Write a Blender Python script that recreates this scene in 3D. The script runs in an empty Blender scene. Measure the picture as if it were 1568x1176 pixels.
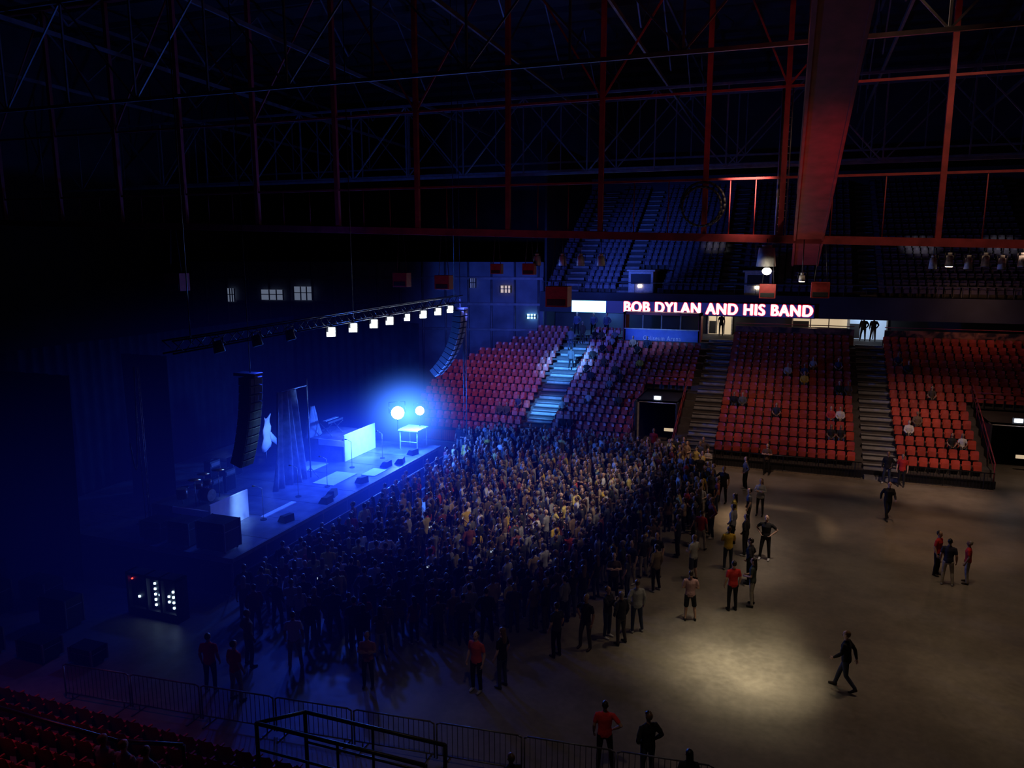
import bpy, math, random
from mathutils import Vector, Matrix
from mathutils.bvhtree import BVHTree
random.seed(7)
scene = bpy.context.scene
COL = scene.collection
R = math.radians

# ---------------------------------------------------------------- materials
def newmat(name):
    m = bpy.data.materials.new(name); m.use_nodes = True
    nt = m.node_tree
    return m, nt, nt.nodes['Principled BSDF']

def mat(name, col, rough=0.6, metal=0.0, var=0.25, scale=6.0, bump=0.0, spec=0.5):
    m, nt, b = newmat(name)
    tc = nt.nodes.new('ShaderNodeTexCoord')
    n = nt.nodes.new('ShaderNodeTexNoise'); n.inputs['Scale'].default_value = scale; n.inputs['Detail'].default_value = 4
    nt.links.new(tc.outputs['Object'], n.inputs['Vector'])
    r = nt.nodes.new('ShaderNodeValToRGB')
    r.color_ramp.elements[0].position = 0.3; r.color_ramp.elements[1].position = 0.7
    r.color_ramp.elements[0].color = (*[c*(1-var) for c in col], 1)
    r.color_ramp.elements[1].color = (*[min(1, c*(1+var)) for c in col], 1)
    nt.links.new(n.outputs['Fac'], r.inputs['Fac']); nt.links.new(r.outputs['Color'], b.inputs['Base Color'])
    b.inputs['Roughness'].default_value = rough; b.inputs['Metallic'].default_value = metal
    b.inputs['Specular IOR Level'].default_value = spec
    if bump:
        bp = nt.nodes.new('ShaderNodeBump'); bp.inputs['Strength'].default_value = bump
        nt.links.new(n.outputs['Fac'], bp.inputs['Height']); nt.links.new(bp.outputs['Normal'], b.inputs['Normal'])
    return m

def emat(name, col, strength):
    m, nt, b = newmat(name)
    b.inputs['Base Color'].default_value = (*[c*0.5 for c in col], 1)
    b.inputs['Emission Color'].default_value = (*col, 1)
    b.inputs['Emission Strength'].default_value = strength
    return m

def objcol_mat(name, rough=0.85):
    m, nt, b = newmat(name)
    oi = nt.nodes.new('ShaderNodeObjectInfo')
    nt.links.new(oi.outputs['Color'], b.inputs['Base Color'])
    b.inputs['Roughness'].default_value = rough; b.inputs['Specular IOR Level'].default_value = 0.2
    tc = nt.nodes.new('ShaderNodeTexCoord'); n = nt.nodes.new('ShaderNodeTexNoise'); n.inputs['Scale'].default_value = 14
    nt.links.new(tc.outputs['Object'], n.inputs['Vector'])
    bp = nt.nodes.new('ShaderNodeBump'); bp.inputs['Strength'].default_value = 0.5; bp.inputs['Distance'].default_value = 0.02
    nt.links.new(n.outputs['Fac'], bp.inputs['Height']); nt.links.new(bp.outputs['Normal'], b.inputs['Normal'])
    return m

def rand_mat(name, cols, rough=0.7):
    m, nt, b = newmat(name)
    oi = nt.nodes.new('ShaderNodeObjectInfo'); r = nt.nodes.new('ShaderNodeValToRGB')
    r.color_ramp.interpolation = 'CONSTANT'
    el = r.color_ramp.elements
    while len(el) < len(cols): el.new(0.5)
    for i, c in enumerate(cols):
        el[i].position = i/len(cols); el[i].color = (*c, 1)
    nt.links.new(oi.outputs['Random'], r.inputs['Fac']); nt.links.new(r.outputs['Color'], b.inputs['Base Color'])
    b.inputs['Roughness'].default_value = rough; b.inputs['Specular IOR Level'].default_value = 0.25
    return m

M = {}
M['steel_red'] = mat('red_painted_steel', (0.28, 0.03, 0.035), 0.6, 0.0, 0.3, 2)
M['steel_grey'] = mat('grey_steel', (0.13, 0.12, 0.13), 0.5, 0.3, 0.3, 2)
M['steel_black'] = mat('black_steel', (0.02, 0.02, 0.024), 0.4, 0.3)
M['galv'] = mat('galvanised_pipe', (0.16, 0.16, 0.18), 0.45, 0.6)
M['black'] = mat('black_paint', (0.012, 0.012, 0.014), 0.6)
M['cloth_black'] = mat('black_drape', (0.010, 0.010, 0.013), 0.95, 0, 0.4, 1.5, spec=0.1)
M['cloth_grey'] = mat('grey_drape', (0.22, 0.22, 0.26), 0.8, 0, 0.3, 3, spec=0.2)
M['white'] = mat('white_fabric', (0.8, 0.8, 0.82), 0.7, 0, 0.06, 3)
M['deck'] = mat('stage_deck', (0.14, 0.14, 0.16), 0.35, 0, 0.4, 1.5)
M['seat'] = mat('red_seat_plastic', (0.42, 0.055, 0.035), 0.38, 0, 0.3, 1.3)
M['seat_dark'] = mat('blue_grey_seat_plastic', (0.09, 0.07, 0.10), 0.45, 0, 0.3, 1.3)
M['terrace'] = mat('terrace_concrete', (0.07, 0.06, 0.055), 0.8, 0, 0.25, 2)
M['stair'] = mat('stair_concrete', (0.24, 0.24, 0.24), 0.75, 0, 0.2, 3)
M['wallm'] = mat('dark_wall_paint', (0.04, 0.04, 0.05), 0.8, 0, 0.3, 0.5)
M['wall_blue'] = mat('corner_panel_paint', (0.12, 0.13, 0.16), 0.7, 0, 0.4, 0.6)
M['roof'] = mat('roof_deck_metal', (0.05, 0.05, 0.055), 0.7, 0, 0.3, 0.7)
M['plastic_white'] = mat('white_housing', (0.5, 0.48, 0.45), 0.5)
M['redbox'] = mat('red_speaker_housing', (0.32, 0.03, 0.03), 0.5)
M['drumred'] = mat('drum_shell', (0.10, 0.03, 0.03), 0.3)
M['drumhead'] = mat('drum_head', (0.25, 0.25, 0.25), 0.5)
M['brass'] = mat('brass_cymbal', (0.6, 0.42, 0.12), 0.3, 0.9)
M['banner'] = mat('blue_banner', (0.10, 0.18, 0.5), 0.6, 0, 0.15, 2)
M['tan'] = mat('tan_kickboard', (0.20, 0.16, 0.11), 0.6)
M['lamp_blue'] = emat('blue_white_lamp', (0.25, 0.5, 1.0), 90)
M['lamp_white'] = emat('white_lamp', (0.75, 0.85, 1.0), 12)
M['lamp_warm'] = emat('warm_lamp', (1.0, 0.85, 0.6), 9)
M['win_warm'] = emat('lit_window_warm', (1.0, 0.78, 0.5), 0.5)
M['win_cool'] = emat('lit_window_cool', (0.5, 0.7, 1.0), 0.5)
M['win_dim'] = emat('lit_window_dim', (0.45, 0.55, 0.8), 0.20)
M['led_blue'] = emat('led_blue_panel', (0.2, 0.55, 1.0), 6.0)
M['led_dark'] = emat('led_dark_panel', (0.01, 0.012, 0.10), 1.0)
M['led_white'] = emat('led_letter_white', (1.0, 0.85, 0.88), 3.0)
M['led_red'] = emat('led_letter_red', (1.0, 0.02, 0.05), 1.0)
M['led_dot'] = emat('rack_led', (0.5, 0.75, 1.0), 4.0)
M['led_redd'] = emat('red_led', (1.0, 0.05, 0.03), 3.0)
HM = [rand_mat('skin', [(0.50,0.30,0.21),(0.36,0.20,0.13),(0.58,0.38,0.29),(0.24,0.13,0.08),(0.45,0.27,0.18)], 0.55),
      rand_mat('hair', [(0.02,0.014,0.011),(0.07,0.04,0.022),(0.012,0.01,0.01),(0.14,0.08,0.04),(0.25,0.22,0.19),(0.03,0.02,0.013)], 0.45),
      objcol_mat('shirt_fabric'),
      rand_mat('trousers_fabric', [(0.015,0.016,0.02),(0.03,0.04,0.07),(0.02,0.02,0.022),(0.05,0.06,0.10),(0.06,0.05,0.04),(0.01,0.01,0.012)], 0.9),
      rand_mat('shoe', [(0.02,0.02,0.02),(0.4,0.4,0.4),(0.03,0.02,0.015),(0.015,0.015,0.015)], 0.5),
      mat('eye', (0.02,0.015,0.015), 0.2),
      emat('phone_screen', (0.6,0.75,1.0), 0.6),
      mat('lips', (0.3,0.1,0.08), 0.5),
      mat('light_trousers', (0.35,0.31,0.25), 0.9)]

m, nt, b = newmat('painted_mural')
tc = nt.nodes.new('ShaderNodeTexCoord'); n = nt.nodes.new('ShaderNodeTexNoise'); n.inputs['Scale'].default_value = 1.1; n.inputs['Detail'].default_value = 6; n.inputs['Distortion'].default_value = 1.2
nt.links.new(tc.outputs['Object'], n.inputs['Vector'])
r = nt.nodes.new('ShaderNodeValToRGB'); r.color_ramp.elements[0].position = 0.42; r.color_ramp.elements[0].color = (0.02,0.015,0.02,1)
r.color_ramp.elements[1].position = 0.6; r.color_ramp.elements[1].color = (0.34,0.13,0.07,1)
nt.links.new(n.outputs['Fac'], r.inputs['Fac']); nt.links.new(r.outputs['Color'], b.inputs['Base Color']); M['mural'] = m

m, nt, b = newmat('polished_concrete_floor')
tc = nt.nodes.new('ShaderNodeTexCoord')
n1 = nt.nodes.new('ShaderNodeTexNoise'); n1.inputs['Scale'].default_value = 0.35; n1.inputs['Detail'].default_value = 8; n1.inputs['Roughness'].default_value = 0.65
n2 = nt.nodes.new('ShaderNodeTexNoise'); n2.inputs['Scale'].default_value = 5; n2.inputs['Detail'].default_value = 6
nt.links.new(tc.outputs['Object'], n1.inputs['Vector']); nt.links.new(tc.outputs['Object'], n2.inputs['Vector'])
mx = nt.nodes.new('ShaderNodeMath'); mx.operation = 'ADD'; nt.links.new(n1.outputs['Fac'], mx.inputs[0])
ml = nt.nodes.new('ShaderNodeMath'); ml.operation = 'MULTIPLY'; ml.inputs[1].default_value = 0.35; nt.links.new(n2.outputs['Fac'], ml.inputs[0]); nt.links.new(ml.outputs[0], mx.inputs[1])
r = nt.nodes.new('ShaderNodeValToRGB'); r.color_ramp.elements[0].position = 0.5; r.color_ramp.elements[0].color = (0.12,0.106,0.084,1)
r.color_ramp.elements[1].position = 0.9; r.color_ramp.elements[1].color = (0.25,0.222,0.175,1)
nt.links.new(mx.outputs[0], r.inputs['Fac']); nt.links.new(r.outputs['Color'], b.inputs['Base Color'])
mr = nt.nodes.new('ShaderNodeMapRange'); mr.inputs['To Min'].default_value = 0.35; mr.inputs['To Max'].default_value = 0.6
nt.links.new(n2.outputs['Fac'], mr.inputs['Value']); nt.links.new(mr.outputs[0], b.inputs['Roughness'])
M['floor'] = m

# ---------------------------------------------------------------- mesh builder
class MB:
    def __init__(s): s.v=[]; s.f=[]; s.m=[]; s.mats=[]; s.smooth=[]
    def mi(s, k):
        if k not in s.mats: s.mats.append(k)
        return s.mats.index(k)
    def quadbox(s, c, k):
        o=len(s.v); s.v += [tuple(p) for p in c]; i=s.mi(k)
        for f in ((0,3,2,1),(4,5,6,7),(0,1,5,4),(1,2,6,5),(2,3,7,6),(3,0,4,7)):
            s.f.append(tuple(o+j for j in f)); s.m.append(i); s.smooth.append(False)
    def box(s, x0,x1,y0,y1,z0,z1,k):
        s.quadbox([(x0,y0,z0),(x1,y0,z0),(x1,y1,z0),(x0,y1,z0),(x0,y0,z1),(x1,y0,z1),(x1,y1,z1),(x0,y1,z1)],k)
    def obox(s, c, size, rot, k):
        Mx = Matrix.Translation(Vector(c)) @ rot
        hx,hy,hz=[a/2 for a in size]
        s.quadbox([Mx@Vector(p) for p in ((-hx,-hy,-hz),(hx,-hy,-hz),(hx,hy,-hz),(-hx,hy,-hz),(-hx,-hy,hz),(hx,-hy,hz),(hx,hy,hz),(-hx,hy,hz))],k)
    def frame(s, d, ref=None):
        d=Vector(d).normalized(); ref = Vector(ref) if ref else (Vector((0,0,1)) if abs(d.z)<0.9 else Vector((1,0,0)))
        a = d.cross(ref).normalized(); b2 = a.cross(d).normalized()
        return d,a,b2
    def beam(s, p1,p2,w,h,k):
        p1=Vector(p1);p2=Vector(p2); d,a,b2=s.frame(p2-p1)
        a=a*w/2; b2=b2*h/2
        s.quadbox([p1-a-b2,p1+a-b2,p1+a+b2,p1-a+b2,p2-a-b2,p2+a-b2,p2+a+b2,p2-a+b2],k)
    def cyl(s, p1,p2,r1,k,n=10,r2=None,cap=True):
        p1=Vector(p1);p2=Vector(p2); r2=r1 if r2 is None else r2
        d,a,b2=s.frame(p2-p1); o=len(s.v); i=s.mi(k)
        for P,r in ((p1,r1),(p2,r2)):
            for j in range(n):
                t=2*math.pi*j/n; s.v.append(tuple(P+a*r*math.cos(t)+b2*r*math.sin(t)))
        for j in range(n):
            j2=(j+1)%n; s.f.append((o+j,o+n+j,o+n+j2,o+j2)); s.m.append(i); s.smooth.append(True)
        if cap:
            s.f.append(tuple(o+j for j in range(n))); s.m.append(i); s.smooth.append(False)
            s.f.append(tuple(o+n+j for j in reversed(range(n)))); s.m.append(i); s.smooth.append(False)
    def pipe(s, pts, r, k, n=8):
        for a,b in zip(pts[:-1],pts[1:]): s.cyl(a,b,r,k,n)
        for p in pts[1:-1]: s.ball(p,r,k,n,4)
    def ball(s, c, r, k, n=10, m=6):
        c=Vector(c); rr = r if isinstance(r,(tuple,list)) else (r,r,r); o=len(s.v); i=s.mi(k)
        s.v.append((c.x,c.y,c.z-rr[2]))
        for a in range(1,m):
            ph=-math.pi/2+math.pi*a/m
            for j in range(n):
                t=2*math.pi*j/n; s.v.append((c.x+rr[0]*math.cos(ph)*math.cos(t),c.y+rr[1]*math.cos(ph)*math.sin(t),c.z+rr[2]*math.sin(ph)))
        s.v.append((c.x,c.y,c.z+rr[2])); top=len(s.v)-1
        for j in range(n):
            j2=(j+1)%n
            s.f.append((o,o+1+j2,o+1+j)); s.f.append((top,top-n+j,top-n+j2)); s.m+= [i,i]; s.smooth+=[True,True]
            for a in range(m-2):
                q=o+1+a*n; s.f.append((q+j,q+j2,q+n+j2,q+n+j)); s.m.append(i); s.smooth.append(True)
    def sheet(s, grid, k, smooth=True):
        o=len(s.v); i=s.mi(k); nr=len(grid); nc=len(grid[0])
        for row in grid: s.v += [tuple(p) for p in row]
        for a in range(nr-1):
            for b in range(nc-1):
                s.f.append((o+a*nc+b,o+a*nc+b+1,o+(a+1)*nc+b+1,o+(a+1)*nc+b)); s.m.append(i); s.smooth.append(smooth)
    def obj(s, name, bevel=0, parent=None, solid=0, loc=None):
        me=bpy.data.meshes.new(name)
        if loc:
            L=Vector(loc); s.v=[tuple(Vector(p)-L) for p in s.v]
        me.from_pydata(s.v,[],s.f)
        for k in s.mats: me.materials.append(M[k] if isinstance(k,str) else k)
        me.polygons.foreach_set('material_index', s.m); me.polygons.foreach_set('use_smooth', s.smooth); me.update()
        ob=bpy.data.objects.new(name,me); COL.objects.link(ob)
        if loc: ob.location=loc
        if parent: ob.parent=parent
        if bevel:
            b=ob.modifiers.new('bevel','BEVEL'); b.width=bevel; b.segments=2; b.limit_method='ANGLE'
        if solid:
            b=ob.modifiers.new('thick','SOLIDIFY'); b.thickness=solid
        return ob

def empty(name, loc=(0,0,0)):
    e=bpy.data.objects.new(name,None); COL.objects.link(e); e.location=loc; e.empty_display_size=0.3
    return e

# ---------------------------------------------------------------- room shell
b=MB(); b.box(-58,42,-14,86,-0.3,0,'floor'); b.obj('floor')
b=MB(); b.box(-58,42,-14,86,30,30.4,'roof')
for i in range(25): b.box(-58,42,-12+i*4,-11.8+i*4,29.6,30,'roof')
b.obj('ceiling')
b=MB(); b.box(-58.4,-58,-14,86,0,30,'wallm'); b.obj('wall_left')
b=MB(); b.box(42,42.4,-14,86,0,30,'wallm'); b.obj('wall_right')
b=MB(); b.box(-58,42,86,86.4,0,30,'wallm'); b.obj('wall_far')
b=MB(); b.box(-58,42,-14.4,-14,0,30,'wallm'); b.obj('wall_near')

# ---------------------------------------------------------------- seats
def seat_template():
    b=MB()
    g=[]
    for z,yy in ((0.40,0.17),(0.60,0.22),(0.80,0.27),(0.86,0.28)):
        w=0.22 if z<0.82 else 0.18
        g.append([(x*w, yy-0.05*(abs(x)**2), z) for x in (-1,-0.5,0,0.5,1)])
    b.sheet(g,'seat'); b.sheet([[(x,y+0.03,z) for x,y,z in reversed(r)] for r in g],'seat')
    b.quadbox([(-0.2,0.02,0.38),(0.2,0.02,0.38),(0.2,0.09,0.36),(-0.2,0.09,0.36),(-0.18,0.06,0.68),(0.18,0.06,0.68),(0.18,0.12,0.68),(-0.18,0.12,0.68)],'seat')
    b.box(-0.26,-0.235,-0.02,0.2,0,0.6,'steel_black')
    b.box(-0.27,-0.225,-0.1,0.22,0.6,0.64,'seat')
    return b
ST=seat_template()
def seats(name, placements, mk):
    V=[];F=[];Mi=[];S=[]
    for (x,y,z,fl) in placements:
        o=len(V); sg=-1 if fl else 1
        V += [(x+sg*a,y+sg*c,z+d) for a,c,d in ST.v]
        F += [tuple(o+j for j in f) for f in ST.f]; Mi+=ST.m; S+=ST.smooth
    me=bpy.data.meshes.new(name); me.from_pydata(V,[],F)
    for k in ST.mats: me.materials.append(M[mk] if k=='seat' else M[k])
    me.polygons.foreach_set('material_index',Mi); me.polygons.foreach_set('use_smooth',S); me.update()
    ob=bpy.data.objects.new(name,me); COL.objects.link(ob); return ob

# ---------------------------------------------------------------- far lower bowl
Q0=47.3; DQ=0.9; DZ=0.4; Z0=0.4; NR=15; TQ=48.2
def fq(i): return Q0+i*DQ
def fz(i): return Z0+i*DZ
def pmin(q): return -26.0 if q<54 else -26+(q-54)*1.05
TUN=[(-9.3,-6.7),(11.0,13.8)]
AIS=[(-16.9,-15.1),(-5.9,-4.1),(4.4,6.2),(16.2,18)]
b=MB()
for i in range(NR):
    q0,q1=fq(i),fq(i)+DQ; z=fz(i)
    lo=pmin(q0); segs=[(lo,30)]
    if i<7:
        segs=[(lo,TUN[0][0]),(TUN[0][1],TUN[1][0]),(TUN[1][1],30)]
    for a,c in segs: b.box(a,c,q0,q1,z-0.45 if i>1 else 0,z,'terrace')
b.box(-26,TUN[0][0],Q0-0.1,Q0,0,0.7,'seat'); b.box(TUN[0][1],TUN[1][0],Q0-0.1,Q0,0,0.42,'black'); b.box(TUN[1][1],30,Q0-0.1,Q0,0,0.42,'black')
b.obj('far_seating_terrace')
pl=[]
for i in range(NR):
    p=-25.7
    while p<29.5:
        c=p+0.26
        ok = c-0.26>=pmin(fq(i))
        for a,d in AIS:
            if a-0.2<c<d+0.2: ok=False
        if i<7:
            for a,d in TUN:
                if a-0.3<c<d+0.3: ok=False
        if i>12 and -12.6<c<-6.3: ok=False
        if ok: pl.append((c,fq(i)+0.5,fz(i),False))
        p+=0.54
FARSEATS=pl
seats('arena_seats_far_lower', pl, 'seat')
for (a,d) in AIS:
    b=MB()
    for i in range(NR):
        b.box(a,d,fq(i),fq(i)+DQ,fz(i),fz(i)+0.03,'stair')
        b.box(a,d,fq(i)+0.45,fq(i)+DQ,fz(i)+0.03,fz(i)+0.21,'stair')
        b.box(a,d,fq(i)+0.40,fq(i)+0.47,fz(i)+0.19,fz(i)+0.225,'black'); b.box(a,d,fq(i)-0.03,fq(i)+0.05,fz(i)-0.03,fz(i)+0.04,'black')
    b.box(a,d,Q0-0.5,Q0-0.1,0,0.2,'stair')
    b.obj('aisle_stairs')
for (a,d) in TUN:
    b=MB()
    b.box(a-0.1,a,TQ+1.0,56,0,3.2,'black'); b.box(d,d+0.1,TQ+1.0,56,0,3.2,'black')
    b.box(a-0.1,d+0.1,60,60.2,0,3.4,'black'); b.box(a-0.1,d+0.1,TQ+1.7,54.2,3.1,3.2,'black')
    b.box(a,a+0.1,TQ+1.7,TQ+1.85,0,3.2,'plastic_white'); b.box(d-0.1,d,TQ+1.7,TQ+1.85,0,3.2,'plastic_white'); b.box(a,d,TQ+1.7,TQ+1.85,3.05,3.2,'plastic_white')
    b.box((a+d)/2-0.2,(a+d)/2+0.2,TQ+1.62,TQ+1.7,3.3,3.5,'lamp_white'); b.box((a+d)/2-0.3,(a+d)/2+0.3,TQ+1.70,TQ+1.8,3.2,3.55,'black')
    b.box(d-1.0,d-0.4,TQ+3.0,TQ+3.1,0.9,1.1,'win_warm'); b.box(a+0.1,d-0.1,56,56.1,0,3.1,'black')
    b.obj('vomitory_tunnel')
    b=MB()
    for x in (a-0.13,d+0.13):
        pts=[(x,Q0-0.1+0.9*j,fz(0)+DZ*j+1.05) for j in range(0,9)]
        b.pipe(pts,0.035,'steel_red'); b.pipe([(p0,q0,z0-0.45) for p0,q0,z0 in pts],0.025,'steel_red')
        for (p0,q0,z0) in pts[::2]: b.cyl((p0,q0,z0-1.05),(p0,q0,z0),0.03,'steel_red')
    b.pipe([(a,53.5,4.3),(d,53.5,4.3)],0.035,'steel_red'); b.pipe([(a,53.5,3.9),(d,53.5,3.9)],0.025,'steel_red')
    b.obj('tunnel_handrail')
b=MB()
for (a,d) in ((-26,-17.2),(-14.8,-9.6),(-3.9,4.2),(6.4,10.8),(14,29)):
    n=int((d-a)/0.16)
    b.pipe([(a,46.7,1.0),(d,46.7,1.0)],0.03,'steel_black'); b.pipe([(a,46.7,0.12),(d,46.7,0.12)],0.02,'steel_black')
    b.box(a,d,46.62,46.67,0,0.08,'tan')
    for j in range(n+1):
        x=a+(d-a)*j/n; b.cyl((x,46.7,0),(x,46.7,1.0),0.03 if j%12==0 else 0.01,'steel_black',5,cap=False)
b.obj('floor_perimeter_railing')

b=MB(); b.box(-19.9,40,60.8,65.9,5.7,6.1,'terrace'); b.obj('concourse_walkway')
b=MB()
b.box(-19.9,-6.6,66,66.3,5.7,8.98,'wallm'); b.box(-4.6,0,66,66.3,5.7,8.98,'wallm'); b.box(0,4.2,66,66.3,5.7,6.9,'wallm'); b.box(0,4.2,66,66.3,7.9,8.98,'wallm')
b.box(7.0,40,66,66.3,5.7,8.98,'wallm')
b.box(-6.6,-4.6,66,66.3,8.3,8.98,'wallm'); b.box(4.2,7.0,66,66.3,8.5,8.98,'wallm')
b.obj('wall_concourse')
def lit_opening(name, x0,x1,z0,z1,k,q=66.32):
    b=MB(); b.box(x0-0.1,x1+0.1,q,q+0.06,z0-0.1,z1+0.15,k)
    b.box(x0-0.1,x0,65.9,65.99,z0,z1,'plastic_white'); b.box(x1,x1+0.1,65.9,65.99,z0,z1,'plastic_white'); b.box(x0-0.1,x1+0.1,65.9,65.99,z1,z1+0.1,'plastic_white')
    for t in (0.33,0.67): b.box(x0+(x1-x0)*t-0.04,x0+(x1-x0)*t+0.04,q-0.06,q,z0,z1,'steel_grey')
    b.box(x0,x0+(x1-x0)*0.3,q-0.05,q,z0,z0+(z1-z0)*0.5,'wallm')
    return b.obj(name)
lit_opening('door_1',-6.5,-4.7,6.1,8.2,'win_warm')
lit_opening('door_2',4.3,6.9,6.1,8.4,'win_cool')
lit_opening('window_1',0.1,4.1,6.9,7.8,'win_warm')
b=MB(); b.box(-4,4.3,60.85,61.0,6.1,7.3,'mural'); b.box(6.3,16,60.85,61.0,6.1,7.3,'mural'); b.box(18,30,60.85,61,6.1,7.3,'mural')
b.pipe([(-4,60.9,7.5),(4.3,60.9,7.5)],0.03,'steel_red'); b.pipe([(6.3,60.9,7.5),(30,60.9,7.5)],0.03,'steel_red')
b.obj('mural_parapet')
b=MB(); b.box(-12.4,-6.6,60.0,60.12,5.5,6.9,'banner')
b.box(-12.5,-12.3,60.0,61.4,5.5,8.2,'steel_red'); b.box(-6.7,-6.5,60.0,61.4,5.5,8.2,'steel_red'); b.box(-12.5,-6.5,60.0,61.2,8.0,8.2,'steel_red')
for j in range(5): b.box(-12.4+j*1.45-0.04,-12.4+j*1.45+0.04,60.0,60.1,6.9,8.1,'steel_grey')
b.box(-12.4,-6.6,59.97,60.03,6.86,6.94,'plastic_white')
booth=b.obj('suite_booth')
UQ=62.0; UZ=9.5; UN=20
b=MB(); b.box(-19.9,40,61.5,62.0,7.95,9.6,'wallm'); b.box(-19.9,40,62,69,9.0,9.05,'wallm'); b.obj('upper_deck_fascia')
b=MB()
for i in range(UN): b.box(-19.8,38,UQ+i*0.8,UQ+(i+1)*0.8,UZ+i*0.47-0.45,UZ+i*0.47,'terrace')
b.box(-19.8,38,UQ+UN*0.8,UQ+UN*0.8+0.3,UZ+UN*0.47-0.5,UZ+UN*0.47+1.2,'wallm')
b.obj('upper_seating_terrace')
UA=[(-18.2,-16.8),(-13.6,-12.4),(-5.5,-4.3),(4.6,5.8),(16,17.2)]
pl=[]
for i in range(UN):
    p=-19.6
    while p<37:
        c=p+0.26
        if not any(a-0.2<c<d+0.2 for a,d in UA) and not(i<4 and (-12.8<c<-10 or -3.8<c<-1)):
            pl.append((c,UQ+i*0.8+0.42,UZ+i*0.47,False))
        p+=0.54
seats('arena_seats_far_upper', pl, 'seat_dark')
for a,d in UA:
    b=MB()
    for i in range(UN):
        b.box(a,d,UQ+i*0.8,UQ+(i+1)*0.8,UZ+i*0.47,UZ+i*0.47+0.02,'stair'); b.box(a,d,UQ+i*0.8+0.4,UQ+(i+1)*0.8,UZ+i*0.47+0.02,UZ+i*0.47+0.24,'stair')
        b.box(a,d,UQ+i*0.8-0.03,UQ+i*0.8+0.04,UZ+i*0.47-0.02,UZ+i*0.47+0.03,'black')
    b.obj('upper_aisle_stairs')
for x0 in (-12.6,-3.6):
    b=MB(); b.box(x0,x0+2.0,62.1,64.2,9.6,11.3,'plastic_white'); b.box(x0+0.2,x0+1.8,62.05,62.12,10.3,11.1,'black'); b.box(x0-0.15,x0+2.15,62.0,64.3,11.3,11.45,'plastic_white')
    b.box(x0+0.8,x0+1.1,62.0,62.06,10.05,10.25,'lamp_warm')
    b.obj('camera_booth',bevel=0.03)
b=MB(); b.pipe([(-19.8,61.9,10.4),(38,61.9,10.4)],0.03,'steel_grey')
for j in range(38): b.cyl((-19.8+j*1.55,61.9,9.5),(-19.8+j*1.55,61.9,10.4),0.02,'steel_grey',5)
b.obj('upper_deck_guardrail')

# ribbon board
RB=empty('led_ribbon_board',(-8,61.3,8.5))
b=MB(); b.box(-17.1,1.6,61.25,61.48,7.95,9.0,'black'); b.box(-17.05,-14.2,61.2,61.25,8.0,8.92,'led_blue'); b.box(-14.2,1.5,61.2,61.25,8.0,8.95,'led_dark')
o=b.obj('board_panel'); o.parent=RB; o.matrix_parent_inverse=Matrix.Translation(-RB.location)
def text(body,k,y,x0,x1,zc,ext=0.01):
    cu=bpy.data.curves.new('letters','FONT'); cu.body=body; cu.size=1.0; cu.extrude=ext; cu.align_x='LEFT'; cu.align_y='CENTER'
    cu.space_character=1.12
    cu.materials.append(M[k]); ob=bpy.data.objects.new('letters',cu); COL.objects.link(ob)
    ob.rotation_euler=(R(90),0,0); bpy.context.view_layer.update()
    w=ob.dimensions.x; h=ob.dimensions.y; sx=(x1-x0)/w
    ob.scale=(sx,0.82/h,1); ob.location=(x0,y,zc)
    return ob
for k,y,offs in (('led_red',61.195,[(-.10,0),(.10,0),(-.06,.06),(.06,.06),(-.06,-.06),(.06,-.06)]),('led_white',61.165,[(-.05,0),(-.02,.025),(.02,-.025),(.05,0)])):
    for jj,(ox,oz) in enumerate(offs):
        o=text('BOB DYLAN AND HIS BAND',k,y+0.001*jj,-12.75+ox,1.3+ox,8.47+oz,0.006); o.parent=RB; o.matrix_parent_inverse=Matrix.Translation(-RB.location)
o=text('Coliseum Arena','white',59.98,-10.9,-8.0,6.2); o.scale=(o.scale[0],0.5,1); o.parent=booth; o.name='banner_letters'

def wp(p): return 63.5+(p+18)*0.196
PE=-20.1
b=MB(); b.quadbox([(-52,wp(-52),0),(PE,wp(PE),0),(PE,wp(PE)+0.3,0),(-52,wp(-52)+0.3,0),(-52,wp(-52),12),(PE,wp(PE),12),(PE,wp(PE)+0.3,12),(-52,wp(-52)+0.3,12)],'wall_blue')
b.box(-20.15,-19.95,63.5,86,0,22,'wallm')
for j in range(16):
    p=-50.5+j*2.0; b.cyl((p,wp(p)-0.1,0),(p,wp(p)-0.1,12),0.09,'steel_grey',6)
for z in (6.2,8.4,10.6): b.beam((-52,wp(-52)-0.15,z),(PE,wp(PE)-0.15,z),0.15,0.2,'steel_grey')
b.obj('wall_corner')
for j,(p,w,z0,z1,k) in enumerate(((-44.1,2.1,8.6,9.5,'win_dim'),(-41.2,1.7,8.6,9.8,'win_dim'),(-48,0.7,8.4,9.6,'win_dim'),(-23.2,0.9,9.4,10.0,'win_warm'),(-26,0.5,9.8,10.6,'win_dim'),(-21,0.8,7.2,7.6,'led_blue'))):
    b=MB(); q=wp(p)
    b.obox((p,q-0.32,(z0+z1)/2),(w,0.06,z1-z0),Matrix.Rotation(math.atan(0.196),4,'Z'),k)
    for t in (-0.5,-0.12,0.2,0.5): b.obox((p+t*w,q-0.38+t*w*0.196,(z0+z1)/2),(0.08,0.08,z1-z0),Matrix.Identity(4),'steel_black')
    b.obox((p,q-0.38,z0+(z1-z0)*0.55),(w,0.05,0.07),Matrix.Rotation(math.atan(0.196),4,'Z'),'steel_black')
    b.obj('window_%d'%(j+2))

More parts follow.
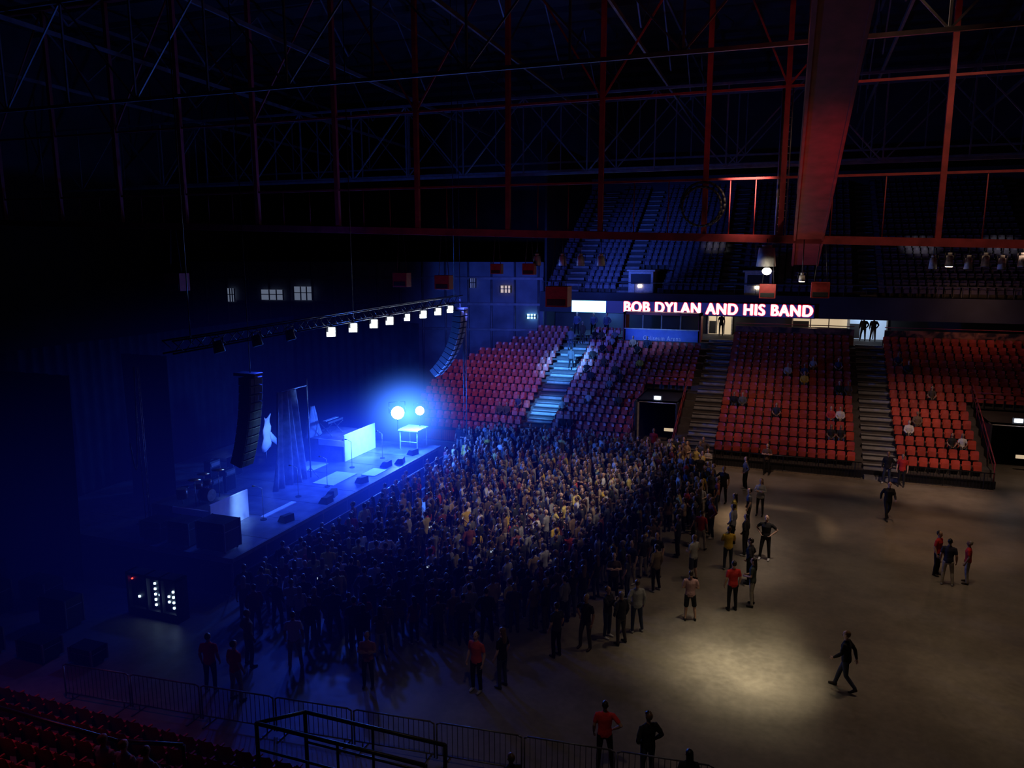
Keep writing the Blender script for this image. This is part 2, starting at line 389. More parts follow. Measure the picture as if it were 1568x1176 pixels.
# ---------------------------------------------------------------- near bowl
NQ=13.5
def nq(i): return NQ-i*0.9
def nz(i): return 0.8+i*0.4
b=MB()
for i in range(8): b.box(-34,8,nq(i)-0.9,nq(i),0 if i==0 else nz(i)-0.45,nz(i),'terrace')
b.obj('near_seating_terrace')
pl=[]
for i in range(8):
    p=-33
    while p<-8.6:
        if not(-21.4<p+0.26<-19.8): pl.append((p+0.26,nq(i)-0.5,nz(i),True))
        p+=0.54
seats('arena_seats_near', pl, 'seat')
b=MB()
for (x0,x1,q,zt,zb) in ((-9.9,-6.4,13.42,2.5,0.8),(-10.5,-6.4,12.5,2.65,1.2)):
    b.pipe([(x0,q,zb),(x0,q,zt),(x1,q,zt),(x1,q,zb)],0.045,'steel_black')
    b.pipe([(x0,q,(zt+zb)/2+0.1),(x1,q,(zt+zb)/2+0.1)],0.03,'steel_black')
    b.cyl(((x0+x1)/2,q,zb),((x0+x1)/2,q,zt),0.03,'steel_black')
b.pipe([(-9.9,13.42,2.5),(-10.5,12.5,2.65)],0.045,'steel_black')
b.obj('guard_handrail')
b=MB()
pts=[(-24,10.4,3.2),(-17,10.4,3.2),(-12.4,10.6,3.0),(-11.4,11.3,2.7)]
b.pipe(pts,0.045,'steel_black')
for p in pts: b.cyl((p[0],p[1],1.9),p,0.04,'steel_black')
b.obj('seating_handrail')

def fence(x0,x1,y0,y1):
    b=MB(); a=Vector((x0,y0,0)); c=Vector((x1,y1,0)); n=16
    up=Vector((0,0,1))
    b.pipe([a+up*0.1,a+up*1.05,a*0.96+c*0.04+up*1.1,a*0.04+c*0.96+up*1.1,c+up*1.05,c+up*0.1],0.022,'galv')
    b.pipe([a+up*0.2,c+up*0.2],0.02,'galv')
    for j in range(1,n): 
        p=a.lerp(c,j/n); b.cyl(p+up*0.2,p+up*1.1,0.009,'galv',5,cap=False)
    for t in (0.1,0.9):
        p=a.lerp(c,t); b.beam(p+Vector((0,-0.3,0.02)),p+Vector((0,0.3,0.02)),0.05,0.03,'galv'); b.cyl(p+Vector((0,0,0.02)),p+up*0.2,0.02,'galv')
    return b.obj('crowd_barrier')
x=-19.2
while x<-2.6:
    fence(x,x+2.2,15.3+0.1*(x+14.8),15.3+0.1*(x+17.0)); x+=2.27

# ---------------------------------------------------------------- roof steel
def chord(p): return 13.3-0.0275*(p-2)
PS=[-47.4,-42.6,-37.8,-33,-28,-22.9,-18.2,-13.3,-8.7,-3.95,-0.7,5.4,10.2,15,19.8,24.6]
b=MB(); k='steel_red'
b.beam((-50,36,chord(-50)),(30,36,chord(30)),0.3,0.34,k)
b.beam((-50,36,16.1),(30,36,15.9),0.08,0.10,k); b.beam((-50,36,19.7),(30,36,19.7),0.09,0.10,k); b.beam((-50,36,27),(30,36,27),0.4,0.4,k)
b.beam((-50,37.6,chord(-50)+0.1),(30,37.6,chord(30)+0.1),0.15,0.2,k)
for j,p in enumerate(PS):
    b.beam((p,36,chord(p)),(p,36,27),0.22,0.22,k)
    b.beam((p,36,chord(p)),(p,37.6,chord(p)),0.1,0.12,k)
    if j<len(PS)-1:
        p2=PS[j+1]
        if j%2: b.beam((p,36,27),(p2,36,19.7),0.08,0.08,k)
        else: b.beam((p,36,19.7),(p2,36,27),0.08,0.08,k)
    if j<len(PS)-1:
        for t in (0.33,0.66): b.cyl((p+(PS[j+1]-p)*t,36,chord(p)),(p+(PS[j+1]-p)*t,36,16),0.025,k,5)
b.obj('catwalk_truss')
b=MB(); k='steel_grey'
for q,zb in ((46,17.5),(54,18.5),(62,20),(28,19.5)):
    b.beam((-56,q,zb),(40,q,zb),0.12,0.14,k); b.beam((-56,q,zb+4.5),(40,q,zb+4.5),0.12,0.14,k)
    for j in range(24):
        p=-56+j*4
        b.beam((p,q,zb),(p,q,zb+4.5),0.08,0.08,k); b.beam((p,q,zb if j%2 else zb+4.5),(p+4,q,zb+4.5 if j%2 else zb),0.07,0.07,k)
for p in (-45,-35,-25,-15,-8,4,12,22,32):
    b.beam((p,5,24),(p,70,22.5),0.12,0.2,k); b.beam((p,5,28.5),(p,70,27),0.12,0.2,k)
    for j in range(13):
        q=6+j*5; b.beam((p,q,24 if j%2 else 28.4),(p,q+5,28.4 if j%2 else 24),0.08,0.08,k)
b.obj('roof_trusses')
b=MB()
A=Vector((0.42,39.3,12.25)); B=Vector((0.95,4,24.0)); d=(B-A).normalized(); side=Vector((1,0,0)); up=side.cross(d).normalized()
if up.z<0: up=-up
def gb(off_s,off_u,w,h,k,t=0.8): 
    o=side*off_s+up*off_u; oA=side*off_s*t+up*off_u; a2=side*w/2; aA=a2*t; u2=up*h/2
    b.quadbox([A+oA-aA-u2,A+oA+aA-u2,A+oA+aA+u2,A+oA-aA+u2,B+o-a2-u2,B+o+a2-u2,B+o+a2+u2,B+o-a2+u2],k)
gb(0,0,1.5,0.08,'steel_red'); gb(0,1.3,1.5,0.08,'steel_red'); gb(-0.45,0.65,0.08,1.3,'steel_red'); gb(0.45,0.65,0.08,1.3,'steel_red')
gb(-0.68,0.0,0.1,0.2,'steel_red'); gb(0.68,0.0,0.1,0.2,'steel_red')
for j in range(1,14):
    P=A.lerp(B,j/14.0)
    for s0 in (-0.6,0.6): b.beam(P+side*s0,P+side*s0+up*1.3,0.2,0.05,'steel_red')
b.obj('main_roof_girder')
b=MB(); b.pipe([(-0.9,36.4,13.2),(-0.9,36.4,20)],0.06,'galv'); b.pipe([(-0.5,36.4,13.2),(-0.5,36.4,20)],0.03,'galv')
for j in range(22): b.cyl((-0.9,36.4,13.4+j*0.3),(-0.5,36.4,13.4+j*0.3),0.02,'galv',5)
b.obj('roof_access_ladder')
b=MB()
for c,rr in (((-4.0,35.6,14.9),0.95),((-4.05,35.55,14.8),0.85)):
    pts=[(c[0]+rr*math.cos(t*math.pi/12),c[1],c[2]+rr*math.sin(t*math.pi/12)) for t in range(25)]; b.pipe(pts,0.06,'black',6)
b.obj('coiled_cable')
for (p,z,s,q) in ((-34,11.1,1.15,36),(-19.2,11.4,0.8,36),(-16.8,11.3,0.8,36),(-13.9,12,0.55,36),(-12.2,12,0.6,36),(-10.7,10.7,1.1,36),(1.07,11.2,0.75,36),(-1.1,11.1,0.7,36.4)):
    b=MB(); b.box(p-s/2,p+s/2,q-s*0.35,q+s*0.35,z-s*0.45,z+s*0.45,'redbox'); b.box(p-s*0.42,p+s*0.42,q-s*0.37,q-s*0.34,z-s*0.38,z-s*0.1,'black')
    for t in (-0.35,0.35): b.cyl((p+t*s,q,z+s*0.45),(p+t*s*0.4,q,chord(p)),0.02,'steel_black',5)
    b.obj('hanging_loudspeaker',bevel=0.02)
def canlamp(p,q,z,r,h,lit,k='plastic_white',top=None):
    b=MB(); b.cyl((p,q,z-h/2),(p,q,z+h/2),r,k,14,r2=r*0.8); b.cyl((p,q,z+h/2),(p,q,z+h/2+0.12),r*0.5,k,10)
    b.cyl((p,q,z-h/2-0.02),(p,q,z-h/2),r*0.85,'lamp_warm' if lit else 'black',14)
    b.cyl((p,q,z+h/2),(p,q,top if top else chord(p)),0.02,'steel_black',5)
    b.pipe([(p-r*1.1,q,z),(p-r*1.1,q,z+h/2+0.1),(p+r*1.1,q,z+h/2+0.1),(p+r*1.1,q,z)],0.015,'steel_black',5)
    return b.obj('arena_floodlight')
for p in (-11.9,-10.6,-9.7,-8.7): canlamp(p,36.3,12.4,0.2,0.45,False)
canlamp(-1.2,35.6,12.6,0.42,0.8,False); canlamp(0.3,35.6,11.7,0.14,0.25,True)
b=MB(); b.ball((-1.15,35.5,12.0),(0.2,0.2,0.16),'lamp_warm'); b.cyl((-1.15,35.5,12.1),(-1.15,35.5,12.3),0.08,'black'); b.obj('work_light')
for j,p in enumerate((5.4,6.0,6.7,7.3,7.9,8.6,9.3)): canlamp(p,36.6,12.35+0.1*(j%2),0.16,0.45,j in(1,))

# ---------------------------------------------------------------- stage
SZ=1.5
b=MB(); b.box(-31,-19.2,22,40.2,1.3,SZ,'deck'); b.box(-30.9,-19.3,22.1,40.1,0,1.3,'cloth_black')
for j in range(9): b.box(-31,-19.2,22+j*2.2,22.02+j*2.2,SZ,SZ+0.004,'black')
for j in range(10): b.cyl((-19.25,22.1+j*2,0),(-19.25,22.1+j*2,1.3),0.05,'steel_grey',6)
b.box(-19.2,-19.1,22,40.2,1.36,SZ+0.02,'steel_grey')
b.obj('stage',bevel=0.01)
def wavy(name,pts,z0,z1,amp,wl,k,zs=1,taper=0):
    b=MB(); grid=[]
    P=[Vector((p[0],p[1],0)) for p in pts]; samples=[]
    for a,c in zip(P[:-1],P[1:]):
        L=(c-a).length; n=max(4,int(L/wl*6)); nn=(c-a).normalized().cross(Vector((0,0,1)))
        for j in range(n): samples.append((a.lerp(c,j/n),nn,j))
    ctr=sum((s[0] for s in samples),Vector())/len(samples)
    for t in range(zs+1):
        z=z0+(z1-z0)*t/zs; tt=t/zs; row=[]
        for s,nn,j in samples:
            q=ctr.lerp(s,1-taper*tt)+nn*(amp*math.sin(j/6*2*math.pi+tt*1.5)+amp*0.6*math.sin(j/2.3+tt*3))*(1-0.4*tt)
            row.append((q.x,q.y,z))
        grid.append(row)
    b.sheet(grid,k); return b.obj(name,solid=0.02)
wavy('backdrop_curtain',[(-31.6,19),(-31.6,44)],0,8.6,0.12,0.6,'cloth_black')
wavy('wing_curtain',[(-31.4,43.5),(-23,45.5)],0,8.2,0.12,0.6,'cloth_black')
wavy('wing_curtain',[(-32,21.3),(-25.6,21.3)],0,8.2,0.12,0.6,'cloth_black')
wavy('wing_curtain',[(-29,27.0),(-26.3,27.0)],SZ,8.2,0.12,0.6,'cloth_black')
wavy('stage_drape',[(-22.9,29.4),(-22.6,32.0)],SZ,6.2,0.16,0.55,'cloth_grey',8,0.5)
b=MB(); b.cyl((-22.6,32.1,SZ),(-22.6,32.1,6.6),0.04,'galv'); b.cyl((-22.75,30.2,6.25),(-22.6,32.1,6.25),0.03,'galv')
for t in range(3):
    an=t*2.1; b.cyl((-22.6,32.1,SZ+0.5),(-22.6+0.5*math.cos(an),32.1+0.5*math.sin(an),SZ),0.02,'galv',6)
b.obj('drape_frame')
b=MB(); g=[]
for t in range(9):
    z=2.45+t*0.22; w=0.62-0.03*t+0.10*math.sin(t*1.7)
    g.append([(-26+0.25*math.cos(a*0.9)*w, 33.0+w*0.6*math.sin(a)+0.03*t, z+0.1*math.sin(a*2)) for a in [ -1.5+j*0.3 for j in range(11)]])
b.sheet(g,'white'); b.sheet([[(-25.9,33.3+0.16*j,2.9-0.12*j+0.25*t-0.02*j*t) for j in range(6)] for t in range(3)],'white')
b.cyl((-26,33.0,SZ),(-26,33.0,2.6),0.04,'galv'); b.cyl((-26,33.0,SZ),(-26,33.0,SZ+0.04),0.25,'black')
b.obj('draped_instrument_cover',solid=0.03)
def riser(name,x0,x1,y0,y1,h):
    b=MB(); b.box(x0,x1,y0,y1,SZ,SZ+h*0.75,'deck'); b.box(x1,x1+0.08,y0-0.1,y1+0.1,SZ,SZ+h,'white'); b.box(x0+1.2,x1,y0-0.1,y0-0.02,SZ+h*0.55,SZ+h*0.78,'white')
    return b.obj(name,bevel=0.02)
riser('drum_riser',-24.8,-21.7,23.9,26.0,1.25)
riser('keyboard_riser',-25.4,-22.6,35.3,38.4,1.5)
E=empty('drum_kit',(-23.3,24.9,SZ+0.94)); b=MB(); zb=SZ+0.94
b.cyl((-23.0,24.9,zb+0.3),(-22.5,24.9,zb+0.3),0.28,'drumred',20); b.cyl((-22.5,24.9,zb+0.3),(-22.49,24.9,zb+0.3),0.26,'drumhead',20)
for (x,y,z,r,h) in ((-22.9,24.6,0.65,0.17,0.22),(-22.9,25.15,0.65,0.17,0.22),(-23.5,24.3,0.25,0.22,0.4),(-23.4,25.4,0.45,0.19,0.15)):
    b.cyl((x,y,zb+z),(x,y,zb+z+h),r,'drumred',18); b.cyl((x,y,zb+z+h),(x,y,zb+z+h+0.01),r*0.97,'drumhead',18); b.cyl((x,y,zb),(x,y,zb+z),0.02,'galv',6)
for (x,y,z) in ((-22.7,24.2,1.15),(-22.7,25.6,1.2),(-23.6,25.7,0.9)):
    b.cyl((x,y,zb),(x,y,zb+z),0.015,'galv',6); b.cyl((x,y,zb+z),(x,y,zb+z+0.03),0.26,'brass',20,r2=0.03)
b.cyl((-23.9,24.9,zb+0.45),(-23.9,24.9,zb+0.52),0.17,'black',14); b.cyl((-23.9,24.9,zb),(-23.9,24.9,zb+0.45),0.03,'galv',6)
o=b.obj('drums_and_cymbals'); o.parent=E; o.matrix_parent_inverse=Matrix.Translation(-E.location)
b=MB(); zb=SZ+1.12
b.box(-24.4,-23.9,35.8,37.3,zb+0.75,zb+0.87,'black'); b.box(-24.35,-24.12,35.9,37.2,zb+0.87,zb+0.885,'white')
for y in (36,37.1): b.beam((-24.6,y,zb),(-23.8,y,zb+0.75),0.04,0.04,'galv'); b.beam((-23.8,y,zb),(-24.6,y,zb+0.75),0.04,0.04,'galv')
b.obj('keyboard_on_stand',bevel=0.008)
b=MB(); g=[]
for t in range(7):
    w=0.75-0.09*t; z=zb+0.02+t*0.28
    g.append([(-25.0+0.45*w*math.cos(a)*(1+0.15*math.sin(3*a+t)),35.9+w*math.sin(a)*(1+0.12*math.sin(4*a)),z) for a in [j*math.pi/8 for j in range(17)]])
b.sheet(g,'cloth_grey'); b.obj('draped_speaker_cover',solid=0.02)
def amp(x,y,w=0.7,h=0.9,dz=SZ,name='guitar_amplifier'):
    b=MB(); b.box(x-0.2,x+0.2,y-w/2,y+w/2,dz+0.03,dz+h,'black'); b.box(x+0.2,x+0.215,y-w/2+0.05,y+w/2-0.05,dz+0.08,dz+h*0.72,'cloth_black'); b.box(x+0.2,x+0.225,y-w/2+0.05,y+w/2-0.05,dz+h*0.78,dz+h*0.93,'steel_grey')
    for s0 in (-1,1):
        for s1 in (-1,1): b.cyl((x+s0*0.15,y+s1*(w/2-0.08),dz),(x+s0*0.15,y+s1*(w/2-0.08),dz+0.03),0.03,'black',6)
    b.beam((x,y-0.12,dz+h+0.03),(x,y+0.12,dz+h+0.03),0.03,0.02,'black'); return b.obj(name,bevel=0.02)
for (x,y,w,h) in ((-25,27.9,.7,.9),(-25,28.8,.7,1.1),(-25.2,34.0,.7,.8),(-26.5,29.5,.7,1.2),(-26.4,31,.7,1.0)): amp(x,y,w,h)
def case(x,y,z,l,w,h,name='road_case'):
    b=MB(); b.box(x-l/2,x+l/2,y-w/2,y+w/2,z+0.1,z+h,'black')
    for sx in (-1,1):
        for sy in (-1,1):
            b.box(x+sx*l/2-0.03,x+sx*l/2+0.03,y+sy*w/2-0.03,y+sy*w/2+0.03,z+0.1,z+h,'steel_grey'); b.cyl((x+sx*(l/2-0.1),y+sy*(w/2-0.1)-0.02,z+0.05),(x+sx*(l/2-0.1),y+sy*(w/2-0.1)+0.02,z+0.05),0.05,'black',8)
    b.box(x-l/2-0.01,x+l/2+0.01,y-w/2-0.01,y+w/2+0.01,z+h*0.7,z+h*0.73,'steel_grey'); return b.obj(name,bevel=0.01)
case(-20.3,22.7,SZ,1.3,0.9,1.2); case(-21.9,22.7,SZ,1.0,0.8,1.0); case(-23.4,22.8,SZ,1.0,0.8,0.8)
case(-23.3,18.2,0,1.2,0.7,1.1); case(-25.6,19.3,0,1.2,0.8,0.9); case(-26.6,18,0,1.3,0.8,1.2); case(-22,16.3,0,1.1,0.7,0.7)
case(-24,15.8,0,1.2,0.7,0.9); case(-26.4,16.2,0,1.2,0.8,1.0); case(-20.3,16.6,0,0.9,0.6,0.6); case(-28.8,19.5,0,1.2,0.8,1.1)
b=MB(); DX=-0.9
def rb(x0,x1,y0,y1,z0,z1,k): b.box(x0+DX,x1+DX,y0,y1,z0,z1,k)
rb(-20.9,-18.6,19.6,20.1,0,0.3,'black')
for x in (-20.85,-20.0,-19.35,-18.65): rb(x-0.05,x+0.05,19.6,20.1,0.3,1.6,'black')
rb(-20.9,-18.6,19.6,20.1,1.5,1.6,'black'); rb(-20.85,-18.65,19.75,20.05,0.3,1.5,'black')
for cx,n,j0 in ((-20.45,1,1),(-19.7,5,0),(-19.5,1,2),(-19.1,2,1),(-18.9,4,0)):
    for j in range(n): rb(cx-0.035,cx+0.035,19.7,19.75,0.45+(j+j0)*0.2,0.52+(j+j0)*0.2,'led_dot')
rb(-20.75,-20.7,19.7,19.75,1.3,1.34,'led_redd')
b.obj('lighting_dimmer_rack',bevel=0.004)
def wedge(x,y,rz=0):
    b=MB(); c=[(-0.25,-0.26,0),(0.25,-0.26,0),(0.25,0.26,0),(-0.25,0.26,0),(-0.05,-0.26,0.30),(0.22,-0.26,0.32),(0.22,0.26,0.32),(-0.05,0.26,0.30)]
    b.quadbox(c,'black'); b.quadbox([(-0.262,-0.22,0.02),(-0.255,-0.22,0.01),(-0.255,0.22,0.01),(-0.262,0.22,0.02),(-0.085,-0.22,0.27),(-0.07,-0.22,0.27),(-0.07,0.22,0.27),(-0.085,0.22,0.27)],'steel_grey')
    o=b.obj('stage_monitor_wedge',bevel=0.015); o.location=(x,y,SZ); o.rotation_euler=(0,0,rz); return o
for j,(x,y) in enumerate(((-19.8,26.2),(-19.6,28.9),(-19.9,29.8),(-19.7,32.2),(-20.0,35.2),(-19.6,36.0),(-19.8,37.9))): wedge(x,y,0.25*((j%3)-1))
b=MB(); b.box(-21.9,-20.7,31.2,33.4,SZ+0.005,SZ+0.03,'white'); b.obj('stage_floor_board')
b=MB(); b.box(-20.4,-19.6,33.3,34.6,SZ+0.005,SZ+0.03,'white'); b.obj('stage_floor_board')
b=MB(); b.box(-21.1,-20.85,26.2,28.4,SZ+0.005,SZ+0.05,'white'); b.obj('stage_floor_board')
b=MB(); b.box(-24.5,-23.2,33.0,34.6,SZ+0.005,SZ+0.03,'white'); b.obj('stage_floor_board')
def mic(x,y):
    b=MB(); b.cyl((x,y,SZ),(x,y,SZ+0.03),0.14,'black',14); b.cyl((x,y,SZ),(x,y,SZ+1.4),0.012,'galv',6); b.cyl((x,y,SZ+1.4),(x+0.05,y-0.5,SZ+1.65),0.01,'galv',6); b.cyl((x+0.05,y-0.5,SZ+1.65),(x+0.02,y-0.62,SZ+1.68),0.028,'black',8,r2=0.035)
    return b.obj('microphone_stand')
for p in ((-20.8,26),(-21.3,29.2),(-20.9,31),(-21.6,34.4),(-21,36.6)): mic(*p)
b=MB(); b.box(-21.1,-19.8,38.6,40.0,SZ+1.12,SZ+1.2,'white')
for x in (-21.0,-19.9):
    for y in (38.7,39.9): b.cyl((x,y,SZ),(x,y,SZ+1.12),0.04,'plastic_white',8)
b.box(-21.0,-19.9,38.7,38.74,SZ+0.45,SZ+0.5,'plastic_white')
b.obj('side_table',bevel=0.01)
def par(c,d,r,k,name,L=0.35):
    d=Vector(d).normalized(); c=Vector(c); b=MB()
    b.cyl(c-d*L,c-d*0.02,r*0.75,'black',16,r2=r); b.cyl(c-d*0.02,c,r*0.92,k,16)
    a=d.cross(Vector((0,0,1))).normalized()
    b.pipe([c-d*L*0.5+a*r*1.15,c-d*L*0.5+a*r*1.15+Vector((0,0,r*1.6)),c-d*L*0.5-a*r*1.15+Vector((0,0,r*1.6)),c-d*L*0.5-a*r*1.15],0.018,'steel_black',6)
    return b,name
cam_d=Vector((0.8,-1,0.25))
for (x,y,z,r) in ((-20.9,38.3,3.75,0.40),(-20.2,39.7,3.65,0.28)):
    bb,nm=par((x,y,z),cam_d,r,'lamp_blue','stage_blinder_light'); bb.cyl((x-0.1,y+0.15,SZ+1.2),(x-0.1,y+0.15,z),0.03,'steel_black',6); bb.obj(nm)
b=MB(); zc=lambda y: 9.95+0.012*(y-28)
for dx,dz2 in ((-0.2,-0.2),(0.2,-0.2),(-0.2,0.2),(0.2,0.2)): b.cyl((-18.5+dx,19,zc(19)+dz2),(-18.5+dx,41.8,zc(41.8)+dz2),0.03,'steel_black',6)
for j in range(46):
    y=19+j*0.5
    if y+0.5>41.8: break
    s0=1 if j%2 else -1
    b.cyl((-18.7,y,zc(y)-0.2*s0),(-18.7,y+0.5,zc(y)+0.2*s0),0.015,'steel_black',5); b.cyl((-18.3,y,zc(y)-0.2*s0),(-18.3,y+0.5,zc(y)+0.2*s0),0.015,'steel_black',5)
for y in (20,30,41): b.cyl((-18.5,y,zc(y)),(-18.5,y,27),0.02,'steel_black',6)
b.obj('lighting_truss')
yaw=Matrix.Rotation(math.atan2(-1,0.75)+math.pi/2,4,'Z')
for j,y in enumerate((27.96,29.7,31.5,33.0,34.8,36.6,38.4,40.0)):
    bb=MB(); c=Vector((-18.2,y-0.2,9.5+0.02*j)); sc2=1.0 if j!=4 else 0.8
    bb.obox(c+yaw@Vector((0,0.13,0)),(0.42*sc2,0.22,0.44*sc2),yaw,'black')
    bb.obox(c+yaw@Vector((0.02,0,0.085)),(0.27*sc2,0.04,0.19*sc2),yaw,'lamp_white'); bb.obox(c+yaw@Vector((-0.02,0,-0.10)),(0.34*sc2,0.04,0.18*sc2),yaw,'lamp_white')
    for sx in (-1,1): bb.obox(c+yaw@Vector((sx*0.24,0.1,0.12)),(0.02,0.04,0.42),yaw,'steel_black')
    bb.cyl(c+yaw@Vector((0,0.1,0.33)),c+yaw@Vector((0,0.1,0.24)),0.03,'steel_black'); bb.obox(c+yaw@Vector((0,0.1,0.33)),(0.5,0.04,0.03),yaw,'steel_black')
    bb.obj('truss_wash_light')
for y in (21,23,25): 
    bb,nm=par((-18.2,y,9.45),(0.3,0,-1),0.2,'black','truss_spotlight',0.4); bb.obj(nm)
def line_array(x,y,ztop,n,name,face,grow,w=1.05):
    b=MB(); z=ztop; ang=0.05
    b.beam((x-0.6,y,z+0.25),(x+0.4,y,z+0.25),0.5,0.12,'steel_black'); b.cyl((x,y,z+0.3),(x,y,26.8),0.02,'steel_black',6)
    for j in range(n):
        rot=Matrix.Rotation(ang,4,'Y'); c=Vector((x,y,z))
        b.obox(c,(0.5,w,0.30),rot,'black'); b.obox(c+(rot@Vector((0.26,0,0))),(0.03,w-0.1,0.27),rot,face)
        b.obox(c+(rot@Vector((0.275,0,0))),(0.02,0.25,0.27),rot,'black')
        st=rot@Vector((0,0,-0.33)); x+=st.x; z+=st.z; ang+=grow
    return b.obj(name,bevel=0.01)
line_array(-18.4,41.6,9.3,13,'line_array_loudspeaker','plastic_white',0.065); line_array(-19.6,24.2,7.9,11,'line_array_loudspeaker','black',0.03,0.8)
for (x,y,h,nm) in ((-18.8,43.2,8.5,'lighting_mast'),(-25.1,24.0,8.2,'lighting_mast')):
    b=MB(); z0=SZ if y<40 else 0
    for dx,dy in ((0,0.12),(0.1,-0.06),(-0.1,-0.06)): b.cyl((x+dx,y+dy,z0),(x+dx,y+dy,h),0.022,'galv',6)
    for j in range(20):
        z=z0+j*(h-z0)/20; b.cyl((x+0.1,y-0.06,z),(x,y+0.12,z+0.3),0.01,'galv',5); b.cyl((x-0.1,y-0.06,z),(x,y+0.12,z+0.3),0.01,'galv',5)
    b.box(x-0.35,x+0.35,y-0.35,y+0.35,z0,z0+0.05,'steel_black')
    pts=[(x+0.3*t,y-0.1-0.8*t,h-3*t+(-2.5*math.sin(math.pi*t))) for t in [j/8 for j in range(9)]]; b.pipe(pts,0.03,'black',6)
    b.obj(nm)
b=MB()
b.box(-18.5,-18.46,21.5,41.5,0.1,1.15,'steel_black'); b.pipe([(-18.45,21.5,1.2),(-18.45,41.5,1.2)],0.035,'galv')
for j in range(21): b.beam((-18.5,21.5+j,1.1),(-19.05,21.5+j,0.0),0.04,0.04,'galv')
b.obj('stage_barricade')

# ---------------------------------------------------------------- people
def loft(V,F,Mi,pts,rad,mi,n=12,ref=(1,0,0),capr=0.55):
    pts=[Vector(p) for p in pts]; N=len(pts); rings=[]; ref=Vector(ref)
    def tang(i):
        if i==0: return (pts[1]-pts[0]).normalized()
        if i==N-1: return (pts[-1]-pts[-2]).normalized()
        return ((pts[i+1]-pts[i]).normalized()+(pts[i]-pts[i-1]).normalized()).normalized()
    def ring(P,t,rx,ry):
        s=ref-t*ref.dot(t)
        if s.length<0.1: s=Vector((0,1,0))-t*t.y
        s.normalize(); u=t.cross(s); o=len(V)
        for j in range(n):
            a=2*math.pi*j/n; V.append(tuple(P+s*rx*math.cos(a)+u*ry*math.sin(a)))
        rings.append(o)
    t0=tang(0); r0=rad[0]; m0=min(r0)
    ring(pts[0]-t0*m0*capr*0.7,t0,r0[0]*0.65,r0[1]*0.65)
    for i in range(N): ring(pts[i],tang(i),*rad[i])
    t1=tang(N-1); r1=rad[-1]; m1=min(r1)
    ring(pts[-1]+t1*m1*capr*0.7,t1,r1[0]*0.65,r1[1]*0.65)
    for a,c in zip(rings[:-1],rings[1:]):
        for j in range(n):
            j2=(j+1)%n; F.append((a+j,a+j2,c+j2,c+j)); Mi.append(mi)
    V.append(tuple(pts[0]-t0*m0*capr)); k=len(V)-1
    for j in range(n): F.append((k,rings[0]+(j+1)%n,rings[0]+j)); Mi.append(mi)
    V.append(tuple(pts[-1]+t1*m1*capr)); k=len(V)-1
    for j in range(n): F.append((k,rings[-1]+j,rings[-1]+(j+1)%n)); Mi.append(mi)

